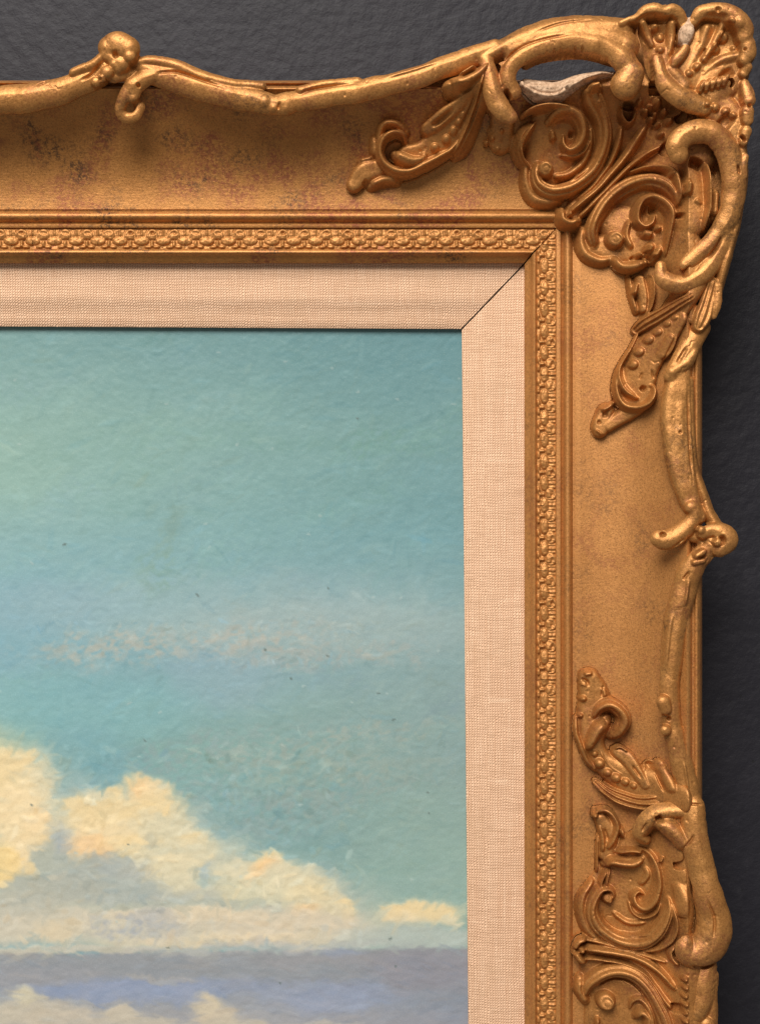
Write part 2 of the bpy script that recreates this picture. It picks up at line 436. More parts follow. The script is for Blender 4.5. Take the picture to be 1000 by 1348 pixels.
def to_u(p, layer, op='max'):
    p = p.copy()
    if op != 'max':
        z = np.full(len(p), 70.0 if layer == 0 else 128.0)
        for _ in range(4):
            ux, uy = unp(p[:, 0], p[:, 1], z)
            ii = np.clip(((ux-GX0)/R).astype(int), 0, len(gx)-1); jj = np.clip(((uy-GY0)/R).astype(int), 0, len(gy)-1)
            hz = H[layer][jj, ii]; ok = hz > -900
            z = np.where(ok, hz, hz[ok].mean() if ok.any() else z)
        z = np.full(len(p), np.median(z)) if len(p) < 4 else np.convolve(np.pad(z, 4, 'edge'), np.ones(9)/9, 'valid')
        ux, uy = unp(p[:, 0], p[:, 1], z)
    elif layer == 0:
        ux, uy = p[:, 0].copy(), p[:, 1].copy()
        for _ in range(3):
            z = baseU(ux, uy)+p[:, 3]*.8*HS
            ux, uy = unp(p[:, 0], p[:, 1], z)
    else:
        z = p[:, 3]-p[:, 2]*.4
        ux, uy = unp(p[:, 0], p[:, 1], z)
    p[:, 2] *= (D-z)/D; p[:, 0] = ux; p[:, 1] = uy
    return p
def st(pts, prof='round', op='max', k=1.6, layer=None, drop=None, emb=5.0, taper=True, taper_min=.62):
    if prof == 'flat': taper = False
    if prof == 'round' and op == 'max' and (cur['layer'] if layer is None else layer) == 0 and len(pts) > 4 and max(a[2] for a in pts) >= 6.5: prof = 'lined'
    if prof == 'round' and op == 'max' and (cur['layer'] if layer is None else layer) == 1 and len(pts) > 4: prof = 'body'
    layer = cur['layer'] if layer is None else layer
    sp_ = spline(pts)
    if op == 'max' and len(sp_) > 14:
        arc = np.arange(len(sp_))*1.2+pts[0][0]*3.1
        sp_[:, 2] *= 1+.06*vnoise(arc, arc*0, 17, 1)+.03*vnoise(arc, arc*0, 7, 2)
        sp_[:, 0] += .9*vnoise(arc, arc*0+9, 22, 3); sp_[:, 1] += .9*vnoise(arc, arc*0+5, 22, 4)
        if layer == 1: sp_[:, 3] += 1.0*vnoise(arc, arc*0+3, 14, 5)
    p = to_u(sp_, layer, op); wmax = p[:, 2].max()+2
    i0 = max(0, int((p[:, 0].min()-wmax-GX0)/R)); i1 = min(len(gx), int((p[:, 0].max()+wmax-GX0)/R)+2)
    j0 = max(0, int((p[:, 1].min()-wmax-GY0)/R)); j1 = min(len(gy), int((p[:, 1].max()+wmax-GY0)/R)+2)
    if i1 <= i0 or j1 <= j0: return
    sl = (slice(j0, j1), slice(i0, i1)); X = UX[sl]; Y = UY[sl]
    best = np.full(X.shape, 1e9); idx = np.zeros(X.shape, int)
    for n_ in range(len(p)):
        q = ((X-p[n_, 0])**2+(Y-p[n_, 1])**2)/p[n_, 2]**2
        m = q < best; best[m] = q[m]; idx[m] = n_
    q = np.sqrt(best)
    if len(p) > 1:
        tg = np.gradient(p[:, :2], axis=0); sgn = np.sign(tg[idx, 0]*(Y-p[idx, 1])-tg[idx, 1]*(X-p[idx, 0]))   # + = right-hand side on the picture
        qs = -q*np.where(sgn == 0, 1, sgn)
    else: qs = q
    ww = p[idx, 2]; hh = p[idx, 3]
    if len(p) > 3:
        tt_ = np.linspace(0, 1, len(p)); e_ = np.minimum(tt_, 1-tt_)
        if op in ('sub', 'add'): tp = np.clip(e_/.3, 0, 1); tp = tp*tp*(3-2*tp); hh = hh*tp[idx]
        elif op == 'max' and layer == 0 and taper:
            tp = np.clip(e_/.16, 0, 1); tp = taper_min+(1-taper_min)*np.sqrt(tp); hh = hh*tp[idx]
    ins = q < 1
    pr = PROF[prof](np.clip(qs, -1, 1))
    Hl = H[layer][sl]; Ol = OWN[layer][sl]
    if op == 'max':
        if layer == 0: z = BASE[sl]-emb+(hh*HS+emb)*pr
        else:
            dr = ww*.8 if drop is None else drop
            z = hh-dr+dr*pr
            Bl = BOT[sl]; bz = hh-dr-(.75*ww if drop is None else drop*.7)*np.sqrt(np.clip(1-best, 0, 1))
            Bl[ins] = np.minimum(Bl[ins], bz[ins])
        have = Hl > -900
        new = z
        d = np.clip(.5+.5*(z-Hl)/k, 0, 1)
        sm = Hl*(1-d)+z*d+k*d*(1-d)
        res = np.where(have, sm, z)
        own = ins & ((z > Hl) | ~have)
        Hl[ins] = res[ins]; Ol[own] = cur['id']
    elif op == 'sub':
        m = ins & (Hl > -900); Hl[m] -= ((hh*1.25 if layer == 0 else hh)*pr)[m]
    elif op == 'add':
        m = ins & (Hl > -900); Hl[m] += (hh*pr)[m]
    elif op == 'dome':
        m = ins & (Hl > -900); Hl[m] += (hh*pr)[m]; Ol[m] = cur['id']
    elif op == 'cut':
        Hl[ins] = -1e3; Ol[ins] = -1
def pearls(lst, parent, layer=0):
    for (x_, y_, r_, h_) in lst:
        part('pearl', parent, layer); st([(x_, y_, r_*1.06, r_*1.05)], 'round', 'dome')
def button(x_, y_, r_, h_, parent, layer=0, ang=0):
    part('volute_button', parent, layer); st([(x_, y_, r_, h_)], 'flat', k=.8)
    st([(x_, y_, r_*.80, 5.0)], 'soft', 'sub'); st([(x_+.8, y_+.4, r_*.3, 1.8)], 'round', 'add'); st([(x_+r_*.1, y_-r_*.62, 1.5, 2.2),(x_+r_*.62, y_-r_*.1, 1.5, 2.2),(x_+r_*.3, y_+r_*.55, 1.4, 2)], 'soft', 'add')

# ================= top rail branch
TB = part('branch', None, 1, label='gilded twig moulding winding along the top edge')
st([(-300,128,18,124),(-200,120,18,126),(-100,134,18,124),(-40,134,18,124),(0,130,19,124),(40,127,19,125),(75,119,18,126),(100,110,17,127),(122,100,18,128),(140,88,17,130)])
st([(96,95,6,130),(120,84,7,133),(137,72,7,135)], 'soft'); st([(105,106,2.2,4),(120,98,2.2,4),(136,82,2,3)], 'soft', 'sub')
st([(48,113,2,3),(62,107,2,3)], 'soft', 'sub')
part('bud', 'branch', 1); st([(143,61,16,140),(155,57,19,143),(168,62,17,142)], 'round', k=3); st([(140,70,10,138),(160,82,12,138)], 'round')
st([(171,73,9,142)]); st([(148,73,6,6),(156,70,4,5)], 'soft', 'sub'); st([(150,84,7,138),(156,90,7,136)], 'soft')
st([(141,94,9,138)]); st([(134,102,6,137)], 'soft'); st([(126,107,7,134)]); st([(132,104,3,4)], 'soft', 'sub')
st([(150,98,11,130),(168,96,10,126),(182,96,9,122)])
part('branch', None, 1, label='gilded twig moulding beside the bud on the top edge')
st([(186,88,10,126),(205,97,16,127),(228,103,18,127),(260,112,18,127),(300,124,17,126),(335,131,16,126),(362,137,14,126)])
st([(183,82,6,128),(200,80,8,128),(230,86,9,127),(262,98,9,126),(300,109,8,124),(345,113,7,120)], 'soft')
st([(196,102,2.4,4),(214,95,2.4,4.5),(235,95,2.4,4.5),(262,104,2.2,4),(300,117,1.8,3)], 'soft', 'sub')
part('curl', 'branch', 1); st([(203,98,10,128),(188,103,12,129),(174,113,12,127),(162,130,9,122),(158,145,8,117),(166,154,8,114),(178,152,8,113),(184,140,8,112)])
st([(176,112,13,128),(175,126,9,124)]); st([(167,140,5,9),(173,143,5,9),(176,138,4,8)], 'soft', 'sub'); st([(182,112,3,6)], 'soft', 'sub')
part('branch', None, 1, label='gilded twig moulding rising towards the carved corner')
st([(362,136,12,125),(376,136,15,128),(390,132,14,126),(430,125,15,126),(470,119,15,127),(510,111,15,128),(550,100,15,130),(590,85,15,132),(625,72,15,134),(652,62,13,134)])
st([(360,141,8,127)], 'soft'); st([(376,142,9,127)], 'soft'); st([(368,134,2,4),(366,144,2,4)], 'soft', 'sub'); st([(348,133,9,128)])
st([(395,118,7,126),(430,111,7,124),(470,107,7,122)], 'soft'); st([(392,128,2.2,4),(405,119,2.4,4),(440,113,2,3),(475,109,1.6,2)], 'soft', 'sub')
st([(500,104,3,3),(540,93,3,3),(585,78,3,2)], 'soft', 'add')

# ================= leaf on the top cove
LF = part('acanthus_leaf', None, 0, label='acanthus leaf curling leftwards on the top cove')
st([(535,206,16,10),(560,200,17,12),(580,184,21,13),(602,160,24,14),(624,128,23,15),(640,100,20,15)], 'flat')
st([(466,243,11,10),(480,226,16,12),(495,222,14,10)], 'flat'); st([(488,243,9,12),(505,237,10,12),(522,238,9,10)], 'soft'); st([(484,237,4,5),(478,246,4,5)], 'soft', 'sub')
st([(474,212,7,10),(490,208,6,10)], 'soft')
part('leaf_curl', 'acanthus_leaf'); 
st([(492,184,9,12),(494,200,10,12),(503,168,9,12),(520,163,9,12),(533,172,9,10)], 'soft')
st([(533,186,5,16),(529,176,6,20),(517,174,6.5,22),(505,183,7,22),(500,199,7.5,22),(506,215,8,22),(520,225,8.5,22),(540,225,8.5,22),(560,217,8.5,21),(580,205,8,20),(593,197,7,19),(604,183,5.5,18)])
part('leaf_tongue', 'acanthus_leaf'); st([(519,201,8,23),(530,208,11,25),(545,212,10,24),(562,208,6,20)]); st([(522,192,5,8),(515,190,4,8)], 'soft', 'sub')
part('leaf_lobe', 'acanthus_leaf'); st([(563,170,11,15),(578,159,13,17),(598,143,11,17),(618,124,8,16)], 'flat'); st([(565,167,3,5),(580,157,4,6),(600,141,3,4)], 'soft', 'sub')
part('leaf_lobe', 'acanthus_leaf'); st([(594,111,13,22),(610,107,13,23),(630,96,10,22),(645,80,6,20)], 'round'); st([(600,122,2,4),(616,114,2.4,5),(634,98,2,4)], 'soft', 'sub'); st([(605,98,6,24),(625,86,6,23)], 'soft')
part('leaf_lobe', 'acanthus_leaf'); st([(599,203,7,18),(609,192,11,20),(621,168,11,21),(631,138,10,22),(638,108,9,22),(646,84,6,20)], 'left'); st([(606,190,2,3),(622,155,2.4,4),(634,115,2,3)], 'soft', 'sub')
st([(600,180,1.8,3),(615,150,1.8,3),(628,118,1.5,3)], 'soft', 'sub')
pearls([(558,205,4,17),(572,195,5.5,20),(587,184,5.5,20),(596,173,5,20),(603,162,4,19),(609,152,3.5,19)], 'acanthus_leaf')

# ================= corner: backing relief
CO = part('corner_ornament', None, 0, label='pierced rococo corner ornament of scrolls, leaves and a shell')
st([(700,255,12,7),(710,235,22,8),(725,205,36,8),(740,175,45,8),(775,150,50,8),(830,150,50,10),(880,170,45,10),(915,190,36,10)], 'flat')
st([(746,286,10,9),(775,262,22,9),(810,240,32,9),(850,230,48,9),(880,250,46,9),(905,280,36,9)], 'flat')
st([(775,322,14,8),(800,325,20,9),(830,325,28,9),(865,320,30,9),(900,330,28,9),(912,355,26,9),(905,385,20,9),(888,410,16,9)], 'flat')
st([(640,110,14,10),(660,150,16,9),(660,185,18,7)], 'flat')
st([(812,292,26,7),(835,300,30,7)], 'flat'); st([(846,40,13,-16),(850,66,18,-14),(856,95,18,-10),(862,125,18,-6)], 'flat'); st([(660,76,12,-16),(664,100,14,-12),(670,125,14,-8)], 'flat')
st([(545,112,14,-8),(585,102,18,-6),(625,90,22,-4),(645,95,18,-4)], 'flat')
# low flower in the shadow left of the cartouche
part('low_flower', 'corner_ornament'); st([(650,172,13,9),(660,188,10,8)], 'soft'); st([(648,182,5,10)]); st([(660,172,5,11)]); st([(640,188,5,9)]); st([(655,196,5,8)])
# left C scroll
part('scroll', 'corner_ornament', 0)
st([(692,214,8,10),(692,238,11,11),(701,258,12,11),(720,265,10,11),(736,264,7,10)], 'soft')
st([(708,213,6,20),(705,226,8,22),(710,241,10,23),(724,249,11,23),(742,249,11.5,24),(760,242,12,24),(777,228,12,25),(790,207,11.5,26),(797,184,11.5,27),(796,162,12,28),(790,142,13,30),(783,124,14,32),(785,112,12,33)], 'scroll')
st([(717,241,2,4),(735,243,2,4),(755,237,2.2,4),(772,224,2.2,4),(784,204,2.2,4),(790,183,2.2,4),(789,163,2,4)], 'soft', 'sub')
st([(776,116,10,36),(790,112,10,36)], 'soft'); st([(787,132,6,34),(790,144,4,31)], 'soft')
button(718, 222, 12, 26, 'corner_ornament')
part('scroll_floor', 'corner_ornament'); st([(728,232,8,13),(748,230,9,13),(766,215,9,13),(776,192,8,13),(778,168,7,13)], 'soft')
part('leaf', 'corner_ornament'); st([(702,157,5,22),(692,168,9,23),(683,182,10,22),(681,197,9,19),(686,211,7,17),(696,222,5,15)], 'left'); st([(697,165,1.8,3),(688,182,2,4),(685,200,2,3)], 'soft', 'sub')
part('inner_scroll', 'corner_ornament'); st([(722,158,10,17),(733,148,10,20),(750,146,10,23),(763,155,10,24),(768,172,10,24),(762,190,10,23),(750,198,8,21),(742,190,6,19),(742,178,5,17)])
st([(728,185,8,15),(726,172,7,15)], 'soft'); st([(736,205,5,14),(752,207,5,15),(768,200,5,16),(777,184,4,17)], 'soft'); st([(752,172,4,6),(750,182,3,6)], 'soft', 'sub')
part('rim', 'corner_ornament'); st([(688,150,4,17),(704,141,5,20),(722,137,5,22),(742,139,5,23),(758,144,4,23)])
# centre ribs
part('rib', 'corner_ornament'); st([(752,277,6,22),(776,258,6.5,23),(798,236,7,24),(820,208,7.5,24),(838,182,8,24),(850,165,8,24)], 'round')
part('rib', 'corner_ornament'); st([(763,284,5,19),(784,264,5,20),(806,240,5,21),(826,220,5,21),(848,204,5,22),(872,190,4,22)], 'round')
part('rib', 'corner_ornament'); st([(760,262,4,16),(782,243,5,18),(800,218,5,19),(812,190,6,20),(818,165,5,20)], 'round')
part('knob', 'corner_ornament'); st([(740,275,6,20),(741,288,7,22),(752,293,8,22),(762,288,7,22)], 'round'); st([(750,282,5,24)]); st([(745,283,2.5,5)], 'soft', 'sub')
st([(735,276,6,12),(738,294,7,12),(756,299,6,12)], 'soft')
part('rim', 'corner_ornament'); st([(817,138,3,24),(818,152,3.5,25),(825,162,3.5,25),(833,157,3.5,25),(837,142,3,24)]); st([(826,145,7,40),(828,135,7,40)], 'soft', 'sub')
part('husk', 'corner_ornament')
for a in [(842,134,7,22),(850,146,6,28),(858,156,7,28),(865,163,6,28),(866,134,8,28),(874,146,8,28),(880,158,8,27),(870,176,6,26),(880,182,5,25),(856,140,5,28),(862,150,4,29)]: st([(a[0], a[1], a[2]+1.5, a[3]*.78)], 'soft', k=3)
st([(848,138,2,6),(856,150,2,6),(866,168,2,6)], 'soft', 'sub')
# right C scroll
part('scroll', 'corner_ornament', 0)
st([(766,300,8,11),(765,318,10,11),(772,334,11,12),(790,342,10,12),(806,338,8,12)], 'soft')
st([(783,320,8,20),(779,303,10,22),(785,284,11,23),(797,266,11.5,24),(814,250,12,25),(835,239,12,26),(858,236,12,26),(877,243,10,25),(889,257,7,23),(893,270,5,20)], 'scroll')
st([(787,303,2.2,4),(792,287,2.2,4.5),(803,270,2.2,5),(819,255,2.2,5),(838,246,2.2,5),(858,243,2.2,4)], 'soft', 'sub')
st([(790,300,2,3),(797,285,2,3),(808,271,2,3),(824,258,2,3),(842,250,2,3)], 'soft', 'add')
part('leaf', 'corner_ornament'); st([(828,226,5,22),(850,221,6,24),(872,220,8,26),(886,226,9,27),(892,240,8,26),(895,258,6,24),(892,270,4,21)], 'soft'); st([(885,228,6,30)]); 
button(810, 314, 13, 25, 'corner_ornament')
part('spiral', 'corner_ornament'); st([(876,336,4,18),(880,312,5,20),(884,290,6,22),(882,275,7,24),(872,263,8,25),(858,258,8,25),(846,263,7,24),(839,276,7,23),(839,290,6.5,22),(848,297,6,22),(858,292,5.5,21),(862,282,4.5,20)])
st([(852,277,6,9),(864,276,6,8)], 'soft', 'sub')
part('leaf', 'corner_ornament'); st([(828,290,6,15),(824,310,8,15),(832,328,8,15)], 'soft'); st([(845,306,8,19),(858,309,7,19)]); st([(866,300,6,18)])
part('husk', 'corner_ornament'); st([(857,322,8,25),(853,332,7,23)]); st([(807,338,7,17),(818,350,8,19),(834,350,9,21),(848,344,8,22)]); st([(860,338,8,22),(868,326,7,20)]); st([(842,335,5,22)]); st([(851,340,2,6),(856,346,2,6)], 'soft', 'sub'); st([(828,342,2,5),(834,338,2,5)], 'soft', 'sub')
part('boss', 'corner_ornament'); st([(905,238,10,22),(904,256,7,18)]); st([(915,262,10,12),(922,270,8,10)], 'soft')
st([(877,196,9,40)], 'soft', 'sub'); st([(918,208,10,45),(912,222,8,40)], 'soft', 'sub'); st([(906,155,14,55),(896,148,8,50)], 'soft', 'sub'); st([(863,108,10,50),(862,125,7,45)], 'soft', 'sub')
st([(687,135,6,35),(684,142,5,35)], 'soft', 'sub'); st([(895,280,6,12),(893,288,5,10)], 'soft', 'sub')
part('bare_plaster', 'corner_ornament', 0, PLASTER, label='bare whitish plaster where the gilding is missing')
st([(694,106,11,20),(710,113,15,20),(730,115,14,21),(748,107,12,22),(768,98,9,23),(788,93,7,23),(806,92,6,23)], 'right')
st([(742,122,3,5),(752,114,4,5),(764,104,3,5)], 'soft', 'sub'); st([(746,117,3,4)], 'soft','sub')
st([(728,88,11,0),(750,88,9,0)], 'soft', 'cut'); st([(706,92,3,0),(716,90,7,0),(735,90,8,0),(758,86,6,0),(785,82,4,0),(806,82,3,0)], 'soft', 'cut')
part('corner_back', 'corner_ornament', 0); st([(925,180,26,-4),(932,220,26,-6),(934,260,26,-6),(925,310,26,-4)], 'flat')
part('strut', 'corner_ornament', 0); st([(931,214,4,22),(934,240,4,24),(934,270,4,22),(926,300,4,18)]); st([(943,250,9,16),(940,285,9,15)], 'soft')

# ================= corner: arch and shell (standing clear)
part('arch', 'corner_ornament', 1)
st([(636,76,13,134),(660,62,14,136),(690,48,15,138),(720,38,16,140),(755,34,17,142),(790,34,17,143),(822,36,17,142)], 'soft', drop=16)
st([(672,66,14,137),(700,52,17,141),(740,44,18,144),(790,46,20,146),(822,58,20,146)], 'soft', drop=12, k=5)
st([(640,80,10,136),(644,100,13,138),(650,125,14,138),(662,145,14,137),(672,154,10,135)], 'round')
st([(676,120,11,134),(668,104,11,138),(672,86,12,141),(690,70,13,144),(720,57,14,146),(755,52,15,148),(790,58,16,149),(815,72,17,150),(831,92,17,150)], 'round')
st([(824,110,21,151),(832,96,17,151)], 'round'); st([(658,98,3.2,20),(662,84,3,14),(672,72,2.4,8),(690,60,2,4),(720,50,2,4),(760,44,1.6,3)], 'soft', 'sub')
st([(664,118,3.2,20),(672,132,3,18)], 'soft', 'sub'); st([(700,44,2,2.5),(740,30,2,2.5),(790,25,2,2.5)], 'soft', 'sub')
part('arch_lining', 'corner_ornament', 1); st([(692,84,7,122),(712,74,8,124),(745,69,8,126),(780,71,8,126),(806,80,7,124)], 'soft', drop=8)
for i in range(11):
    xx = 708+i*9; yy = 77-math.sin((i+.8)/12*math.pi)*9
    st([(xx, yy+1, 1.5, 5),(xx+1, yy+10, 1.5, 5)], 'soft', 'sub')
SH = part('shell', 'corner_ornament', 1)
st([(872,90,22,142),(868,60,24,140),(866,36,26,140),(876,26,22,140)], 'soft', drop=14)
st([(895,110,24,142),(915,85,34,142),(935,58,38,142),(948,38,36,142)], 'flat', drop=18)
st([(930,120,26,142),(950,100,34,142),(962,85,26,142)], 'flat', drop=18); st([(940,140,28,140),(962,155,22,140),(966,180,18,140)], 'flat', drop=18)
st([(850,45,10,8),(868,50,14,9),(880,40,12,8)], 'soft', 'sub'); st([(930,50,22,9),(945,60,22,9),(925,85,18,7)], 'soft', 'sub'); st([(950,92,14,8),(960,104,10,10)], 'soft', 'sub'); st([(945,155,16,8),(962,168,10,8)], 'soft', 'sub')
part('shell_rim', 'corner_ornament', 1)
st([(817,30,5,146),(828,25,5,148),(840,22,7,152),(850,14,9,155),(862,12,10,157),(874,15,8,156),(886,13,9,157),(896,20,8,155),(899,32,6,151)]); st([(822,34,4,5),(836,33,4,6),(856,28,5,6),(880,28,5,6)], 'soft', 'sub')
part('shell_rim', 'corner_ornament', 1)
st([(913,27,7,152),(922,15,10,157),(938,12,11,160),(955,14,12,162),(970,22,13,163),(980,35,13,162),(981,47,11,160)]); st([(922,27,5,6),(940,27,5,6),(955,32,5,6)], 'soft', 'sub'); st([(945,12,4,5)], 'soft', 'sub')
st([(972,30,8,3)], 'soft', 'add')
part('shell_rim', 'corner_ornament', 1); st([(984,58,11,157),(985,70,11,156),(980,78,9,154)]); st([(984,88,7,152),(979,96,7,149)]); st([(980,65,2,5)], 'soft', 'sub')
part('shell_rim', 'corner_ornament', 1); st([(980,110,7,146),(984,122,9,150),(986,132,9,152)]); st([(984,146,9,152),(984,158,8,150)]); st([(982,172,8,148),(978,186,7,146)]); st([(986,139,3,5)], 'soft', 'sub'); st([(980,180,6,12),(976,183,5,10)], 'soft', 'sub')
st([(972,104,12,136),(980,110,7,136)], 'soft'); st([(968,124,13,136),(976,134,11,138)], 'soft')
part('shell_neck', 'corner_ornament', 1); st([(864,78,7,146),(868,92,9,149),(876,110,13,151),(890,124,15,152),(908,133,15,151),(925,140,12,148)], 'round'); st([(882,92,12,147),(900,112,14,148)], 'soft')
part('shell_ripple', 'corner_ornament', 1)
for i, (xx, yy) in enumerate([(922,113),(930,111),(938,109),(946,107),(953,105)]): st([(xx-1, yy+6, 3, 149),(xx+1, yy, 3.5, 152),(xx+5, yy-6, 3, 150)])
st([(966,107,9,26),(962,108,6,20)], 'soft', 'sub')
part('shell_ridge', 'corner_ornament', 1); st([(902,98,5,140),(912,78,6,142),(922,58,7,144),(930,36,7,148)], 'soft', drop=6, k=4); 
part('shell_ridge', 'corner_ornament', 1); st([(925,96,5,141),(940,84,6,143),(956,76,7,146),(974,72,6,149)], 'soft', drop=6, k=4); st([(880,70,5,142),(884,50,6,144),(884,30,6,149)], 'soft', drop=6, k=4); st([(910,98,4,142),(930,70,5,143),(945,45,5,146),(952,28,5,150)], 'soft', drop=5, k=4); st([(858,60,4,140),(852,46,5,141),(846,30,5,148)], 'soft', drop=5, k=4)
part('chipped_plaster', 'corner_ornament', 1, PLASTER, label='white plaster chip between the two shell lobes')
st([(905,28,6,150),(904,40,10,154),(901,50,9,152)], 'round')
part('shell_bump', 'corner_ornament', 1); st([(902,62,6,151),(897,70,7,152),(890,78,7,152),(886,84,4,150)]); 
pearls([(860,37,5,148),(868,51,5.5,149),(868,66,5,149),(956,36,5,151),(950,51,6.5,152),(940,66,6,150),(926,78,5,148),(916,88,5,149),(906,97,5,151),(964,64,3,149),(940,142,6,149),(954,147,5.5,149),(964,152,4.5,149),(930,137,4,149)], 'corner_ornament', 1)
part('arm', 'corner_ornament', 1, label='thick hooked scroll arm at the outer right edge')
st([(893,202,13,150),(891,190,15,152),(900,178,15,153),(918,171,16,153),(938,174,17,152),(954,190,17,150),(963,213,17,147),(967,240,17,144),(965,265,16.5,141),(958,286,15,138),(945,306,13,135),(928,325,12,132),(910,341,11,129),(902,348,9,127)])
st([(975,190,10,140),(978,215,9,138),(977,245,9,134),(972,275,9,132),(966,305,9,130),(958,335,9,128),(950,360,9,124),(946,380,8,120),(942,400,7,118)], 'soft', drop=14)
part('leaf', 'corner_ornament', 1); st([(981,206,5,142),(977,220,7,143),(979,232,5,141)]); st([(971,216,2,6),(973,230,2,6)], 'soft', 'sub')
part('hook', 'corner_ornament', 1); st([(869,350,8,122),(871,364,11,125),(884,373,13,128),(901,374,13,129),(918,365,13,130),(934,349,13,130),(948,328,12,131),(958,306,11,132)]); st([(910,352,4,14),(902,359,5,16),(897,360,4,12)], 'soft', 'sub'); st([(930,342,3,5),(942,326,3,5),(952,308,2,4)], 'soft', 'sub')
part('petal', 'corner_ornament', 1); st([(938,372,9,121),(932,395,11,121),(924,418,12,121),(919,430,9,120)], 'flute', drop=9); st([(946,378,6,121),(944,400,6,121),(938,416,5,119)], 'round')
st([(912,385,5,116),(910,405,6,116),(908,420,5,114)], 'soft')
part('strand', 'corner_ornament', 0); st([(912,388,7,16),(890,400,9,17),(868,414,10,18),(848,426,10,18),(838,434,7,15)], 'flute')
part('leaf', 'corner_ornament', 0); st([(856,366,6,11),(857,385,6,11),(853,405,5,10),(845,416,5,9)], 'left'); st([(828,366,6,9),(831,388,6,9),(838,412,5,9)], 'soft'); st([(842,368,7,10),(846,390,7,9),(846,408,6,9)], 'flat'); st([(838,372,4,15),(834,388,5.5,16)], 'round'); st([(863,392,4,12),(866,402,3,10)], 'soft', 'sub')
# leaf running down the side cove
L2 = part('acanthus_leaf', None, 0, label='acanthus leaf hanging down the side cove below the corner')
st([(888,420,15,11),(868,443,20,12),(848,472,23,12),(838,500,25,12),(836,520,22,11)], 'flat')
st([(797,540,12,9),(790,560,13,9),(790,566,12,9)], 'flat'); st([(800,560,10,9),(822,546,12,9),(838,538,10,9)], 'flat'); st([(790,540,7,13),(799,536,7,14),(806,530,5,12)], 'soft'); st([(792,546,4,3),(800,546,4,3)], 'soft', 'sub'); st([(784,566,4,12),(793,573,4,12)], 'soft'); st([(788,556,3,3)], 'soft', 'sub')
part('leaf_rim', 'acanthus_leaf'); st([(840,440,3.5,13),(831,458,4,15),(822,472,4.5,16),(813,490,5,16),(810,508,5.5,17),(813,523,6.5,18),(823,534,7.5,19),(839,537,8,19),(853,531,7.5,19),(861,519,6,18),(860,509,5,17),(851,506,4,15)])
part('leaf_tongue', 'acanthus_leaf'); st([(820,475,4.5,18),(819,492,9,20),(826,508,11.5,22),(836,518,9,21),(843,522,6,17)], 'right'); st([(849,514,5,8),(842,509,3,5)], 'soft', 'sub')
st([(845,490,1.6,2.5),(841,500,1.6,2.5)], 'soft', 'sub'); st([(857,486,1.6,2.5),(860,500,1.6,2.5)], 'soft', 'sub')
part('leaf_lobe', 'acanthus_leaf'); st([(888,428,7,15),(882,442,9,16),(875,456,11,17),(868,467,10,16)], 'cup'); st([(880,445,8,14),(869,466,9,13)], 'flat')
pearls([(864,437,5.5,18),(852,447,6.2,18),(840,463,6.2,18),(832,480,6.2,17),(877,426,4.5,17),(887,418,3.6,16)], 'acanthus_leaf')

# ================= side rail branch
part('branch', None, 1, label='short twig stub under the corner petals, side edge')
st([(922,430,14,112),(910,452,14.5,114),(896,476,14,116),(883,494,10,116)], 'round'); st([(885,490,10,119),(903,477,9,118),(913,462,6,115)], 'soft'); st([(905,455,3,4),(890,480,3,3)], 'soft', 'sub')
part('branch', None, 1, label='long smooth twig above the knot on the side edge')
st([(892,500,17,114),(890,530,20,116),(890,562,21,117),(894,598,20,118),(901,634,17,119),(910,662,14,120),(918,680,12,120)], 'flat', drop=14)
st([(908,500,8,110),(910,560,8,111),(913,605,8,112),(921,642,9,113),(931,672,10,115),(942,692,10,117)], 'soft', drop=12)
st([(904,500,1.8,3.5),(906,560,1.8,4),(908,600,1.8,4),(912,640,1.8,4)], 'soft', 'sub'); st([(895,520,6,1.5),(895,600,6,1.5)], 'soft', 'add'); st([(895,569,2.6,3)], 'soft', 'sub')
part('knot_curl', 'branch.003', 1); st([(912,666,9,124),(914,680,10,124),(904,694,12,124),(889,706,13.5,123),(875,711,14,122),(867,709,12,121)]); st([(876,702,3.5,8),(868,705,3,6)], 'soft', 'sub'); st([(909,668,9,125)]); st([(902,708,1.6,3),(884,722,1.6,3)], 'soft', 'sub')
part('knot', 'branch.003', 1); st([(912,704,10,116),(924,706,12,118),(930,716,11,117)]); st([(925,702,8,126),(937,698,10,128),(952,704,16,131),(957,712,16,131),(948,722,12,129)]); st([(948,704,4,7),(951,712,4,8),(944,718,3,7)], 'soft', 'sub'); st([(923,698,6,128)]); st([(944,714,6,133)]); st([(934,712,4,5),(940,706,3,5)], 'soft', 'sub')
part('branch', None, 1, label='tapering twig below the knot on the side edge')
st([(938,716,11,125),(928,728,14,123),(914,744,16,121),(904,764,17,119),(896,795,17,117),(889,830,17,116),(885,865,15.5,115),(882,900,13.5,114),(883,930,13,114),(886,955,14,114),(895,995,15,114),(904,1035,16,115),(909,1062,16,116)])
st([(918,732,5,128),(926,726,4,128)]); st([(925,738,4,125),(914,741,4,125)]); st([(908,752,2,4),(898,764,2,4)], 'soft', 'sub'); st([(930,732,2.4,5),(916,736,2.4,5)], 'soft', 'sub')
st([(873,925,10,122),(876,934,8,121)]); st([(876,962,7.5,120)]); st([(880,946,3,6)], 'soft', 'sub')
st([(884,800,4,3),(878,840,4,3),(874,890,3,3)], 'soft', 'add'); st([(906,760,3,-3),(901,800,3,-3)], 'soft', 'sub')
st([(899,1000,2,3),(906,1045,2,3)], 'soft', 'add')

